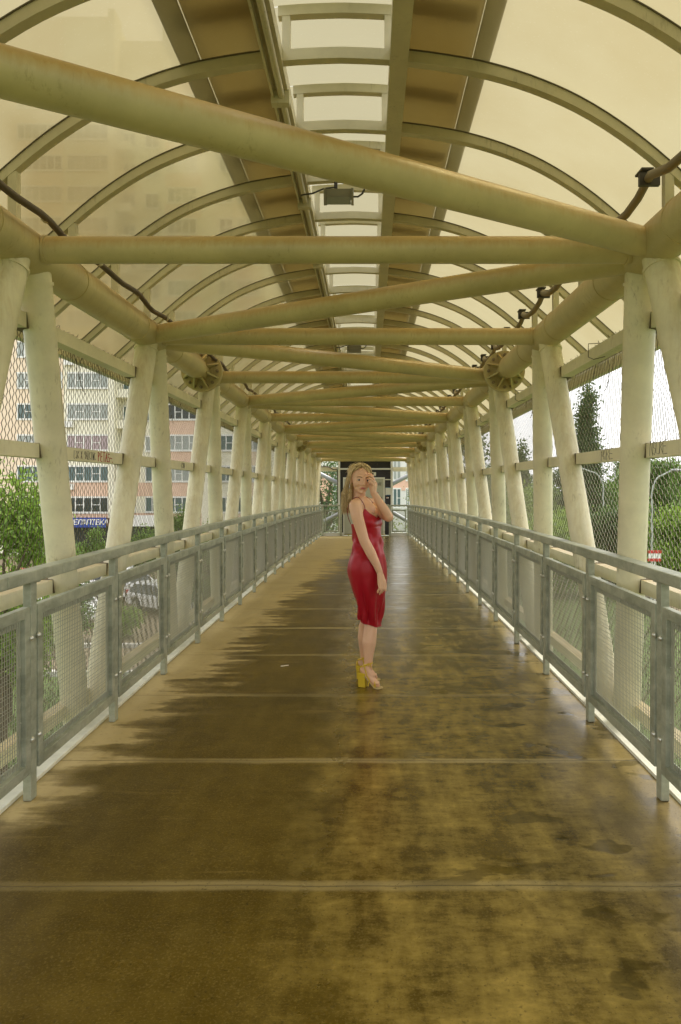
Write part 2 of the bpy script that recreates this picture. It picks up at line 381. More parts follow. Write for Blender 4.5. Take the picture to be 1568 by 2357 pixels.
def flange(parent, s, y):
    zc = TOPZ+camb(y); x = XT[s]; fl = MB()
    fl.tube([(x, y-.03, zc), (x, y-.003, zc)], .213, 40); fl.tube([(x, y+.003, zc), (x, y+.03, zc)], .213, 40)
    fo = fl.build('flange_plate', M['beam'], parent, .003)
    for k in range(8):
        t = math.pi/8+k*math.pi/4; c, sn = math.cos(t), math.sin(t)
        for sg in (-1, 1):
            y1 = y+sg*.03; p = [(.09, 0), (.195, 0), (.195, .03), (.105, .15), (.09, .15)]
            vs = []; g = MB()
            for w in (-.008, .008):
                for rr, dy in p: vs.append((x+c*rr-sn*w, y1+sg*dy, zc+sn*rr+c*w))
            g.add(vs, [(0, 1, 2, 3, 4), (9, 8, 7, 6, 5)]+[(i, i+5, (i+1) % 5+5, (i+1) % 5) for i in range(5)]); g.build('gusset', M['beam'], fo)
    for k in range(16):
        t = k*math.pi/8 + (.0 if k % 2 else .0); c, sn = math.cos(t)*.168, math.sin(t)*.168
        b = MB(); b.tube([(x+c, y-.055, zc+sn), (x+c, y+.055, zc+sn)], .017, 6, True, False)
        b.tube([(x+c, y-.075, zc+sn), (x+c, y-.05, zc+sn)], .009, 8); b.build('bolt', M['rustbolt'], fo)
def build_truss(s, side):
    t = empty('steel_truss', (XB[s], 12, BOTZ), 'cream painted tubular steel truss wall along the %s side of the covered bridge' % side, 'truss')
    t.location = (0, 0, 0)
    fls = [7.45, NODE[9]-.35]
    # top chord with necks at the flanges, bends at every node
    pts = []; rad = []; n = 0
    yy = sorted(set([YA]+[y for y in NODE if y > YA]+[f+o for f in fls for o in (-.30, -.18, .18, .30)]+[LAST+.1]))
    for y in yy:
        nk = any(abs(y-f) < .2 for f in fls)
        pts.append((XT[s], y, TOPZ+camb(y))); rad.append(.090 if nk else RCH)
    mb = MB(); mb.tube(pts, rad, 28)
    for y in NODE[1:-1]:
        for o in (-.42, .55):
            yy_ = y+o
            mb.tube([(XT[s], yy_-.006, TOPZ+camb(yy_)), (XT[s], yy_+.006, TOPZ+camb(yy_))], RCH+.004, 28)
    mb.build('top_chord', M['beam'], t)
    mb = MB(); mb.tube(curve_pts(XB[s], BOTZ), .10, 16); mb.build('bottom_chord', M['paint'], t)
    for f in fls: flange(t, s, f)
    for i in range(len(NODE)-1):
        y0, y1 = NODE[i], NODE[i+1]; ym = (y0+y1)/2
        if i == len(NODE)-2: ym = y0+1.06
        for (ya, yb, zt) in ((y0+.10, ym-.05, 0), (y1-.10, ym+.05, 0)):
            if yb < .4 or (yb < 1.2 and s): 
                if yb < .4: continue
            zt = TOPZ-.02+camb(ya)
            p = Vector((XT[s], ya, zt)); q = Vector((XB[s], yb, BOTZ+camb(yb)))
            mb = MB(); mb.tube([p, q], RST, 24)
            d = (q-p).normalized()
            a = p+d*(.115); mb.tube([a-d*.008, a+d*.008], RST+.007, 24)
            k = .45+.17*((i*7+int(yb*3)) % 3)
            a = p+(q-p)*k
            if (i+int(ya)) % 2 == 0: mb.tube([a-d*.006, a+d*.006], RST+.004, 24)
            mb.build('strut', M['paint'], t)
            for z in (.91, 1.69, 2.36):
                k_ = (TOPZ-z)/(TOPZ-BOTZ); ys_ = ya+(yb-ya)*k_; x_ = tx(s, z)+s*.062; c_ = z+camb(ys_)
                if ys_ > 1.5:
                    jb = MB(); jb.box(x_-.0405, x_+.0405, ys_-.098, ys_+.098, c_-.0405, c_+.0405); jb.build('joint_gap_shade', M['jdirt_shade'], t)  # dark box standing in for the shaded, dirty gap where bar meets strut
    mb = MB(); yq = LAST+.35
    if s: mb.tube([(XT[s], LAST+.1, TOPZ+camb(LAST)), (XB[s], LAST+.1, BOTZ+camb(LAST))], RST, 20); mb.build('end_post', M['paint'], t)
    mb = MB(); mb.ell((XT[s], LAST+.12, TOPZ+camb(LAST)), (.15, .12, .15)); mb.build('chord_end', M['beam'], t)
    for z in (.10, .91, 1.69, 2.36):
        mb = MB(); x = tx(s, z)
        P = curve_pts(x+s*.062, z)
        for a, b in zip(P[:-1], P[1:]): mb.bar(a, b, .078, .078)
        mb.build('fence_rail', M['paint'], t)
    if s < 0:
        for w_, y_ in (('L3K', 4.36), ('X', 4.468), ('9AZCIWC', 4.522)): graff('graffiti', word(w_), s, y_, 1.665, .050, INK, t, .0018, .75)
        graff('graffiti', word('PETAS-.'), s, 4.75, 1.66, .062, REDINK, t, .0030, 1.0)
        graff('graffiti', word('R9N'), s, 6.88, 1.665, .052, INK, t, .002)
    else:
        graff('graffiti', word('NSURE', .09, .55), s, 3.86, 1.66, .072, INK, t, .0024, 1.15)
        graff('graffiti', word('MORE', .09, .55), s, 4.66, 1.66, .068, INK, t, .0024, 1.5)
    return t
build_truss(-1, 'left'); build_truss(1, 'right')

# overhead bracing
br = empty('overhead_bracing', (0, 0, 0), 'grimy cream tubes crossing overhead in a zigzag between the two truss walls', 'bracing')
for i, y in enumerate(NODE[1:]):
    mb = MB(); z = TOPZ+camb(y)
    n = 24; mb.tube([(XT[-1]+.06+(XT[1]-XT[-1]-.12)*k/n, y, z) for k in range(n+1)], .067, 24)
    for x in (XT[-1]+RCH+.004, XT[1]-RCH-.004): mb.tube([(x-.006, y, z), (x+.006, y, z)], .073, 24)
    mb.build('cross_beam', M['beam'], br)
for i in range(len(NODE)-1):
    y0, y1 = NODE[i], NODE[i+1]
    s = -1 if i % 2 == 1 else 1          # NODE[2] (first in view) meets the nearer brace on the right
    p = Vector((XT[s]*1.0-s*.06, y0+.13, TOPZ+camb(y0)-.01)); q = Vector((XT[-s]+s*.06, y1-.13, TOPZ+camb(y1)-.01))
    mb = MB(); mb.tube([p.lerp(q, k/24) for k in range(25)], .070, 24); mb.build('diagonal_brace', M['beam'], br)

# ------------------------------------------------------------------ roof
XC = -.135
PROF = [(0, 0), (.2, .006), (.43, .028), (.71, .075), (.9, .13), (1.03, .18), (1.17, .242), (1.34, .345), (1.5, .46), (1.66, .60), (1.9, .81), (2.2, 1.08)]
def prof(X):
    X = abs(X)
    for (a, b), (c, d_) in zip(PROF[:-1], PROF[1:]):
        if X <= c: 
            t = (X-a)/(c-a); return b+(d_-b)*t
    return PROF[-1][1]
px = np.array([p[0] for p in PROF]); pz = np.array([p[1] for p in PROF])
xs = np.linspace(0, 2.2, 60); zs = np.interp(xs, px, pz)
for _ in range(6): zs[1:-1] = (zs[:-2]+2*zs[1:-1]+zs[2:])/4
def prof(X): return float(np.interp(abs(X), xs, zs))
AP = 3.665
roof = empty('roof_canopy', (0, 0, 0), 'arched translucent yellowed roof on cream ribs over the footbridge', 'roof')
RY = [3.53+.7067*i for i in range(-5, 31)]
XL, XR = -.32, .285              # edges of the skylight, from the roof's centre line
def arc(x0, x1, off, n=20): return [(XC+x0+(x1-x0)*k/n, AP-off-prof(x0+(x1-x0)*k/n)) for k in range(n+1)]
def rib_mesh(mb, y, x0, x1, top, depth, w, n=26):
    a = arc(x0, x1, top, n); b = arc(x0, x1, top+depth, n); c = camb(y)
    vs = []
    for yy_ in (y-w/2, y+w/2):
        for (x, z) in a: vs.append((x, yy_, z+c))
        for (x, z) in b: vs.append((x, yy_, z+c))
    N = n+1; fs = []
    for i in range(n):
        fs += [(i, i+1, N+i+1, N+i), (2*N+i+1, 2*N+i, 3*N+i, 3*N+i+1), (i+1, i, 2*N+i, 2*N+i+1), (N+i, N+i+1, 3*N+i+1, 3*N+i)]
    fs += [(0, N, 3*N, 2*N), (n, 2*N+n, 3*N+n, N+n)]
    mb.add(vs, fs)
for y in RY:
    mb = MB(); rib_mesh(mb, y, -2.18, 2.18, .004, .055, .05, 60)
    mb.build('rib', M['rib'], roof)
    g = MB()
    for x0, x1 in ((-2.18, XL-.02), (XR+.02, 2.18)): rib_mesh(g, y-.029, x0, x1, -.001, .006, .006, 30)
    g.build('rubber_gasket', M['gasket'], roof)
    for sx in (-1, 1):
        X = 1.62; x = XC+sx*X; zt = AP-.05-prof(X)+camb(y); zb = TOPZ+.06+camb(y)
        mb = MB(); mb.box(x-.022, x+.022, y-.022, y+.022, zb, zt); mb.build('rib_post', M['rib'], roof)
    # raised hoop of the skylight
    mb = MB(); H = .215
    rib_mesh(mb, y, XL+.01, XR-.01, -H, .05, .045, 14)
    for X in (XL+.05, XR-.05):
        z0 = AP-prof(X)+camb(y); mb.box(XC+X-.02, XC+X+.02, y-.02, y+.02, z0-.01, z0+H-.045)
    mb.build('skylight_hoop', M['rib'], roof)
for a, b in zip(RY[:-1], RY[1:]):
    for x0, x1 in ((-2.2, XL), (XR, 2.2)):
        P = arc(x0, x1, 0, 24); mb = MB(); n = len(P); vs = []
        for y in (a+.001, b-.001):
            for x, z in P: vs.append((x, y, z+camb(y)))
        mb.add(vs, [(i, n+i, n+i+1, i+1) for i in range(n-1)], True)
        mb.build('roof_sheet', M['sheet'], roof)
    P = arc(XL-.02, XR+.02, -.225, 10); mb = MB(); n = len(P)
    mb.add([(x, y, z+camb(y)) for y in (a+.001, b-.001) for x, z in P], [(i, n+i, n+i+1, i+1) for i in range(n-1)], True)
    mb.build('skylight_sheet', M['cap'], roof)
YR0, YR1 = RY[0], RY[-1]
def long_strip(name, X, w, z_off, h, mat):
    mb = MB(); P = curve_pts(XC+X, AP-prof(X)-z_off, YR0, YR1)
    for a, b in zip(P[:-1], P[1:]): mb.bar(a, b, w, h)
    return mb.build(name, mat, roof)
long_strip('ridge_beam', XL-.01, .085, .035, .08, M['rib']); long_strip('ridge_beam', XR+.0, .09, .035, .08, M['rib'])
# round pipe clipped under the left ridge beam
mb = MB(); P = curve_pts(XC+XL-.0, AP-prof(XL)-.105, YR0, YR1); mb.tube(P, .017, 10)
P = curve_pts(XC+XL-.045, AP-prof(XL)-.09, YR0, YR1)
for a, b in zip(P[:-1], P[1:]): mb.bar(a, b, .012, .05)
mb.build('pipe', M['rib'], roof)
for y in RY[1::2]:
    mb = MB(); mb.box(XC+XL-.055, XC+XL+.04, y+.2, y+.25, AP-prof(XL)-.14+camb(y), AP-prof(XL)-.07+camb(y))
    mb.build('pipe_clip', M['rib'], roof)
# side wings of the raised cap: opaque boards lying above the sheets, grey flashing at their edge
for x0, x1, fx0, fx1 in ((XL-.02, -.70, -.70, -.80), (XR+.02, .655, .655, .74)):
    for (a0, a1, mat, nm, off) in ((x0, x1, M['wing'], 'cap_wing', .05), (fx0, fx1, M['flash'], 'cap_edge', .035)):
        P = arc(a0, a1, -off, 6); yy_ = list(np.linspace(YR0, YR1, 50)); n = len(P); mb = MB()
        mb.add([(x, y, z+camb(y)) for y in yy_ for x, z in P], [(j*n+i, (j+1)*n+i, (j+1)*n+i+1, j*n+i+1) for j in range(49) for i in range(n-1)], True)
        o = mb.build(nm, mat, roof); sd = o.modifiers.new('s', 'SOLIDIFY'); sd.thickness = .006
for y in RY:                     # translucent strips added above the wings to shade soft bands onto them
    for x0, x1 in ((-.70, XL-.03), (XR+.03, .655)):
        mb = MB(); rib_mesh(mb, y-.27, x0, x1, -.12, .012, .12, 6); mb.build('shade_batten', M['shade_batten'], roof)
for sx in (-1, 1):
    mb = MB(); P = curve_pts(XC+sx*2.235, 2.57, YR0, YR1)
    for a, b in zip(P[:-1], P[1:]): mb.bar(a, b, .06, .16)
    mb.build('eave_beam', M['rib'], roof, 0)

# ------------------------------------------------------------------ railings
PY = [3.41+1.1177*k for k in range(-3, 20)]
SP = 1.1177
def post_mesh():
    mb = MB(); mb.box(-.02, .02, -.03, .03, .002, 1.035); mb.box(-.028, .028, -.055, .055, 1.035, 1.043); return mb.mesh('post')
def panel_mesh(L):     # frame of angle bars, lying in the local yz plane, thickness along x
    mb = MB(); z0, z1 = .14, .93; h = L/2
    W1, W2 = .050, .036
    for a in (-h, h-W1): mb.box(-.012, .022, a, a+W1, z0, z1)
    mb.box(-.012, .022, -h+W1, h-W1, z0, z0+W1); mb.box(-.012, .022, -h+W1, h-W1, z1-W1, z1)
    a = h-W1-.002
    for (ya, yb) in ((-a, -a+W2), (a-W2, a)): mb.box(-.004, .003, ya, yb, z0+W1+.002, z1-W1-.002)
    mb.box(-.004, .003, -a+W2, a-W2, z0+W1+.002, z0+W1+W2); mb.box(-.004, .003, -a+W2, a-W2, z1-W1-W2, z1-W1-.002)
    a = h-.05-.018
    for z in (.21, .86):
        for y in (-.30, 0, .30): mb.ell((.006, y, z), (.005, .006, .006), None, 8, 4)
    for z in (.4, .66):
        for y in (-a, a): mb.ell((.006, y, z), (.005, .006, .006), None, 8, 4)
    return mb.mesh('panel_frame')
def wire_mesh(L, pitch=.0215):
    mb = MB(); z0, z1 = .20, .87; h = L/2-.075; r = .0014
    n = int(2*h/pitch)
    for k in range(n+1):
        y = -h+2*h*k/n; mb.box(.004-r, .004+r, y-r, y+r, z0, z1)
    n = int((z1-z0)/pitch)
    for k in range(n+1):
        z = z0+(z1-z0)*k/n; w = .003*math.sin(k*1.7)
        pts = [(.0005, -h+2*h*j/8, z+.004*math.sin(k*2.1+j*.9)) for j in range(9)]
        mb.tube(pts, r*1.1, 4, False, False)
    return mb.mesh('wire_mesh')
def bolt_mesh():
    mb = MB(); mb.ell((0, 0, 0), (.012, .014, .014), None, 10, 6); return mb.mesh('bolt')
PM = post_mesh(); PL = SP-.066-.012; FM, WM, BM = panel_mesh(PL), wire_mesh(PL), bolt_mesh()
def put(name, me, mat, parent, loc, rot=(0, 0, 0), bevel=0):
    o = bpy.data.objects.new(name, me); COL.objects.link(o)
    if not me.materials: me.materials.append(mat)
    o.parent = parent; o.location = loc; o.rotation_euler = rot
    if bevel:
        b = o.modifiers.new('bevel', 'BEVEL'); b.width = bevel; b.segments = 2
    return o
def build_rail(s, side):
    t = empty('railing', (0, 0, 0), 'galvanised steel railing with wire mesh panels along the %s edge of the walkway' % side, 'railing', 'bridge railings')
    x = -.105+s*1.515
    mb = MB(); pts = [y for y in PY]+[PY[-1]+.62]
    yy_ = [YA]+[y for y in list(np.arange(-.8, pts[-1], .56))]+[pts[-1]]
    for a, b in zip(yy_[:-1], yy_[1:]): mb.bar((x, a, 1.072+camb(a)), (x, b, 1.072+camb(b)), .085, .056)
    mb.build('top_rail', M['galv'], t, .006)
    for k, y in enumerate(PY):
        if y < 1.0: continue
        put('post', PM, M['galv'], t, (x, y, camb(y)), (0, 0, 0), .004)
    for k, y in enumerate(PY[:-1]):
        ym = y+SP/2
        if ym < 1.0: continue
        ang = math.atan2(camb(y+SP)-camb(y), SP)
        rz = math.pi if s > 0 else 0
        o = put('panel_frame', FM, M['galv'], t, (x+(-s)*.004, ym, camb(ym)), (ang if s < 0 else -ang, 0, rz), .003)
        put('wire_mesh', WM, M['wire'], o, (0, 0, 0))
        for bz in (.30, .78):
            for by in (-PL/2-.003, PL/2+.003): put('bolt', BM, M['bolt'], o, (.026, by, bz))
build_rail(-1, 'left'); build_rail(1, 'right')
# railings across the far end
ZE = camb(25.0)
EY = 25.05
for (x0, x1, side, sg) in ((-1.60, -.96, 'left', -1), (.76, 1.40, 'right', 1)):
    t = empty('end_railing', ((x0+x1)/2, EY, ZE), 'short galvanised railing across the far end %s of the black lift shaft' % side, 'railing', 'short railings at the far end')
    mb = MB(); h = (x1-x0)/2
    mb.box(-h-.02, h+.02, -.04, .04, 1.045, 1.10); mb.build('top_rail', M['galv'], t, .005)
    for xx in (-h, h): mb = MB(); mb.box(xx-.035, xx+.035, -.025, .025, 0, 1.045); mb.build('post', M['galv'], t, .003)
    mb = MB(); a = h-.06
    for q in (-a, a-.05): mb.box(q, q+.05, -.015, .015, .14, .93)
    mb.box(-a+.05, a-.05, -.015, .015, .14, .19); mb.box(-a+.05, a-.05, -.015, .015, .88, .93)
    fr = mb.build('panel_frame', M['galv'], t)
    mb = MB(); q = a-.05
    for k in range(26): xx = -q+2*q*k/25; mb.box(xx-.002, xx+.002, -.002, .002, .19, .88)
    for k in range(32): z = .19+.69*k/31; mb.box(-q, q, .0021, .006, z-.002, z+.002)
    mb.build('wire_mesh', M['wire'], fr)
    mb = MB(); mb.box(-h-.03, h+.10, .05, .16, -.08, .115); mb.build('kerb', M['white'], t, .004)

# ------------------------------------------------------------------ chain link fences
def build_chain(s, side):
    w, h, r = .068, .057, .0023
    ncol = int((25.1-1.0)/(w/2)); nrow = int((2.425+.1)/(h/2))
    vs = []; fs = []; tt = [(1, 0), (-.5, .87), (-.5, -.87)]
    rs = random.Random(3)
    idx = 0
    for c in range(ncol):
        yc = 1.0+c*w/2
        if s > 0 and yc < 1.8: pass
        jl = rs.uniform(-.022, .012)
        for k in range(nrow+1):
            z = -.06+k*h/2
            y = yc+(w*.5 if (k+c) % 2 else 0)+.006*math.sin(z*5+c*.21)
            x = tx(s, z)+s*(.118+(.004 if (k+c) % 2 else -.004))+.006*math.sin(yc*1.3+z*2)
            zz = z+camb(y)+(jl if k == nrow else 0)
            if k == nrow: x -= s*.02
            for a, b in tt: vs.append((x+a*r, y+b*r, zz))
            if k:
                o = idx-3
                for q in range(3):
                    q2 = (q+1) % 3; fs.append((o+q, o+q2, idx+q2, idx+q))
            idx += 3
    me = bpy.data.meshes.new('chain_link_fence'); me.from_pydata(vs, [], fs); me.update()
    t = empty('chain_link_fence', (0, 0, 0), 'dark chain link netting wired to the outside of the %s truss wall' % side, 'fence', 'chain link netting')
    new_obj('netting', me, M['chain'], t)
    rr = random.Random(5 if s < 0 else 9)
    for i in range(2, 11):
        y0 = NODE[i]+.75
        # loose tie wires hanging in a loop below the top rail
        for q in (0, .38):
            zc = 2.22; xx = tx(s, zc)+s*.09; R0 = .16+rr.uniform(-.02, .03)
            mb = MB(); mb.tube([(xx, y0+q+R0*math.sin(a), 2.33-R0*.6+camb(y0)+R0*.8*math.cos(a)) for a in np.linspace(-2.7, 1.6, 18)], .0022, 5); mb.build('tie_wire', M['chain'], t)
        if s > 0:
            z1 = 2.36+camb(y0); xi = tx(s, 2.36)-.035; yq = y0+.35+rr.uniform(-.2, .2)
            mb = MB(); mb.tube([(xi+.09, yq, z1+.05), (xi-.004, yq, z1+.045), (xi-.004, yq, z1-.04), (xi+.02, yq-.03, z1-.06), (xi+.07, yq-.1, z1-.055)], .003, 5); mb.build('tie_wire', M['chain'], t)
build_chain(-1, 'left'); build_chain(1, 'right')

# ------------------------------------------------------------------ cables and lamps
t = empty('cable_conduit', (0, 0, 0), 'black plastic cable sleeve clipped along the top left chord', 'cable')
mb = MB(); P = []; yv = np.arange(1.2, 24.5, .118)
for y in yv:
    ph = (y-3.53)/.7067*2*math.pi
    P.append((-1.60+.014*math.cos(ph*.5+1), y, CZ+1.375+camb(y)+.011*math.cos(ph)))
mb.tube(P, .018, 10); mb.build('sleeve', M['cable'], t)
for y in RY:
    if 1.2 < y < 24:
        mb = MB(); a = (-1.60, y-.012, CZ+1.386+camb(y)); b = (-1.60, y+.012, CZ+1.386+camb(y)); mb.tube([a, b], .021, 10); mb.build('clamp', M['rib'], t)
t = empty('cable_conduit', (0, 0, 0), 'brown corrugated cable sleeve zigzagging along brackets above the right chord', 'cable')
mb = MB(); P = []
for y in yv:
    ph = (y-3.53)/.7067*2*math.pi
    P.append((1.37+.025*math.sin(ph+.6), y, CZ+1.535+camb(y)+.042*math.cos(ph)))
mb.tube(P, .022, 10); mb.build('sleeve', M['conduit'], t)
for y in RY:
    if 1.2 < y < 24: mb = MB(); mb.box(1.335, 1.435, y-.03, y-.005, CZ+1.54+camb(y), CZ+1.60+camb(y)); mb.box(1.34, 1.40, y-.04, y+.05, CZ+1.612+camb(y), CZ+1.622+camb(y)); mb.build('bracket', M['dark'], t)
def lamp(y, label):
    z = CZ+2.02+camb(y)
    x = -.20
    t = empty('floodlight', (x, y, z), label, 'lamp', 'floodlights under the ridge')
    t.rotation_euler = (R(22), 0, 0)
    mb = MB()
    for k in range(7): mb.box(-.083, .083, -.05+k*.018, -.045+k*.018, -.02, .05)
    mb.box(-.08, .08, -.06, .07, -.03, -.015)
    for sx in (-1, 1): mb.box(sx*.0925-.0075, sx*.0925+.0075, -.062, .075, -.055, .055)
    mb.build('housing', simple('lamp_housing', (.22, .20, .13), .45), t)
    mb = MB(); mb.box(-.082, .082, -.064, -.056, -.05, .0); mb.box(-.082, .082, -.05, .07, -.05, -.036)
    mb.build('glass', simple('lamp_glass', (.20, .19, .14), .15), t)
    mb = MB(); mb.tube([(-.02, 0, .05), (-.02, .02, .14)], .012, 8); mb.box(-.10, .10, .01, .03, .13, .15)
    mb.tube([(-.02, -.03, .06), (-.10, -.03, .05), (-.18, 0, .02), (-.26, 0, .01)], .006, 6)
    mb.tube([(.09, 0, 0), (.13, 0, 0), (.16, .01, .02), (.18, .02, .06)], .007, 6)
    mb.build('bracket', M['dark'], t)
lamp(4.84, 'finned grey floodlight hanging under the skylight nearest the camera')
lamp(10.1, 'small distant floodlight hanging under the skylight behind the third cross beam')

# ------------------------------------------------------------------ lift shaft at the far end
EX, EYS = 0, 25.3
def ez(v): return CZ+(541-v)/392
def ex(u): return (u-838)/392
t = empty('lift_shaft', (-.1, EYS, ZE), 'black panelled lift shaft with white frame and grey door closing the bridge', 'lift')
t.location = (0, 0, 0)
mb = MB(); mb.box(ex(440), ex(1150), EYS+.02, EYS+1.9, ez(1155), ez(20)); mb.build('panel', M['black'], t)
mb = MB()
for a, b in ((418, 446), (1150, 1180)): mb.box(ex(a), ex(b), EYS-.03, EYS+.04, ez(1110), ez(20))
mb.box(ex(446), ex(1150), EYS-.01, EYS+.03, ez(246), ez(224))
mb.box(ex(1072), ex(1150), EYS-.01, EYS+.03, ez(390), ez(376))
mb.build('frame', M['white'], t, .004)
mb = MB(); mb.box(ex(505), ex(1048), EYS-.03, EYS+.01, ez(1142), ez(375)); dr = mb.build('door', M['door'], t, .003)
mb = MB(); mb.box(ex(488), ex(505), EYS-.05, EYS+.01, ez(1145), ez(352)); mb.box(ex(1048), ex(1068), EYS-.05, EYS+.01, ez(1145), ez(352)); mb.box(ex(505), ex(1048), EYS-.05, EYS+.01, ez(375), ez(352))
mb.build('door_frame', M['white'], dr, .003)
mb = MB(); mb.box(ex(520), ex(528), EYS-.09, EYS-.03, ez(800), ez(740)); mb.build('handle', M['bolt'], dr)
mb = MB()
scribble(mb, word('TPAFE', .12, .5), (ex(925), EYS-.034, ez(468)), (.10, 0, 0), (0, 0, .11), .006)
scribble(mb, word('ESH', .1, .75), (ex(925), EYS-.034, ez(660)), (.13, 0, -.03), (0, 0, .15), .010)
mb.build('graffiti', INK, dr)
mb = MB(); scribble(mb, word('AKY', .1, .6) if 'Y' in LET else word('AKX', .1, .6), (ex(905), EYS-.034, ez(600)), (.11, 0, 0), (0, 0, .12), .006); mb.build('graffiti', REDINK, dr)
mb = MB(); mb.box(ex(878), ex(945), EYS-.01, EYS+.02, ez(330), ez(280)); pl = mb.build('sign_plate', M['white'], t)
mb = MB(); mb.box(ex(890), ex(912), EYS-.016, EYS-.01, ez(318), ez(290)); mb.build('display', M['black'], pl)
mb = MB(); mb.box(ex(1076), ex(1149), EYS-.01, EYS+.02, ez(600), ez(492)); pl = mb.build('notice', M['white'], t)
mb = MB(); mb.box(ex(1076), ex(1149), EYS-.014, EYS-.0101, ez(497), ez(489)); mb.box(ex(1090), ex(1149), EYS-.014, EYS-.0101, ez(602), ez(594)); mb.build('notice_border', simple('blue_ink', (.05, .16, .30)), pl)
mb = MB(); mb.box(ex(1088), ex(1120), EYS-.01, EYS+.02, ez(645), ez(628)); pl = mb.build('sticker', M['white'], t)
mb = MB(); mb.box(ex(1092), ex(1106), EYS-.014, EYS-.0101, ez(643), ez(631)); mb.build('red_mark', REDINK, pl)
mb = MB(); mb.box(ex(1090), ex(1124), EYS-.03, EYS+.02, ez(790), ez(728)); pl = mb.build('call_panel', M['galv'], t, .003)
mb = MB(); mb.tube([(ex(1107), EYS-.036, ez(768)), (ex(1107), EYS-.029, ez(768))], .022, 16); mb.build('button', M['bolt'], pl)
mb = MB(); mb.box(ex(500), ex(1075), EYS-.22, EYS+.02, ez(1152), ez(1146))
mb.build('threshold', simple('tactile_yellow', (.48, .36, .08), .7), t)
# tower steelwork either side of the shaft
for sg, xa, xb, sd in ((-1, ex(120), ex(405), 'left'), (1, ex(1180), ex(1470), 'right')):
    t = empty('side_frame', (0, 0, 0), 'grey diagonal tubes and a pale crossbar filling the opening %s of the lift shaft' % sd, 'steel frame', 'steel frames beside the lift shaft')
    mb = MB(); mb.box(xa, xb, 25.5, 25.6, ez(266), ez(207)); mb.build('crossbar', M['paint'], t, .004)
    tube = simple('grey_tube', (.40, .42, .42), .4, .3)
    yb = 26.6; k = yb/25.5
    def q(u, v): p = Vector((ex(u)*k, yb, CZ+(541-v)/392*k)); return p
    if sg < 0: L = ((110, 275), (450, 450)), ((150, 1000), (430, 860))
    else: L = ((1130, 465), (1500, 275)), ((1130, 815), (1500, 1025))
    for a, b in L:
        mb = MB(); mb.tube([q(*a), q(*b)], .078, 16); mb.build('brace', tube, t)
    if sg < 0:
        mb = MB(); mb.tube([(ex(150), 25.47, ez(200)), (ex(270), 25.47, ez(200)), (ex(310), 25.47, ez(215)), (ex(345), 25.47, ez(240)), (ex(400), 25.47, ez(243)), (ex(408), 25.46, ez(300)), (ex(410), 25.46, ez(700))], .018, 8)
        mb.build('cable', M['cable'], t)
# ------------------------------------------------------------------ litter on the floor
p = at(655, 1529, F*1.43/(1529-V0)); mb = MB(); mb.tube([(p.x-.03, p.y, camb(p.y)+.004), (p.x+.03, p.y+.03, camb(p.y)+.004)], .004, 6)
tag(mb.build('straw', simple('paper', (.85, .8, .7))), 'short white paper straw lying on the dry edge of the floor left of the woman', 'litter')

# ------------------------------------------------------------------ ground and roads
GZ = CZ-5.8
def plane(name, x0, x1, y0, y1, z, mat, label=None, n=1):
    mb = MB(); mb.add([(x0, y0, z), (x1, y0, z), (x1, y1, z), (x0, y1, z)], [(0, 1, 2, 3)])
    return tag(mb.build(name, mat), label, None, None, 'structure')
m = NT('grass'); c = m.mix(m.noise(.35, 8, .7), (.06, .105, .018), (.13, .19, .04)); c = m.mix(m.math('MULTIPLY', m.noise(9, 5, .7), .4), c, (.12, .13, .05))
m.setc(c); m.rough(.9); m.bump(m.noise(14, 5), .6, .08); M['grass'] = m.m
m = NT('asphalt'); c = m.mix(m.noise(.8, 8, .7), (.17, .135, .08), (.26, .20, .12)); m.setc(c); m.rough(.7); M['asphalt'] = m.m
plane('ground', -900, 900, -300, 1500, GZ-.02, M['grass'])
plane('parking_lot', -60, -2.6, 22.6, 63, GZ, M['asphalt'])
plane('road', 14, 60, 34, 46, GZ, M['asphalt'])
mb = MB(); mb.box(-60, -2.6, 22.3, 22.6, GZ-.1, GZ+.13); mb.box(-60, -2.6, 26.3, 26.55, GZ-.1, GZ+.14)
tag(mb.build('kerb', simple('kerb_stone', (.55, .53, .47))), None, None, None, 'structure')
# grass blades below the left side of the bridge
mb = MB(); rr = random.Random(2)
for i in range(9000):
    if i < 5500: x = rr.uniform(-9, -2.2); y = rr.uniform(9, 22.2)
    else: x = rr.uniform(2.5, 12); y = rr.uniform(9, 30)
    h = rr.uniform(.12, .38); a = rr.uniform(0, 6.28); w = .012
    dx, dy = math.cos(a)*w, math.sin(a)*w; lx, ly = rr.uniform(-.1, .1), rr.uniform(-.1, .1)
    mb.add([(x-dx, y-dy, GZ-.02), (x+dx, y+dy, GZ-.02), (x+lx, y+ly, GZ+h)], [(0, 1, 2)])
g = mb.build('grass', simple('blade', (.07, .12, .02), .7, var=.4)); tag(g, 'tall green grass growing beside the footbridge', None, None, 'stuff')
g['category'] = 'grass'

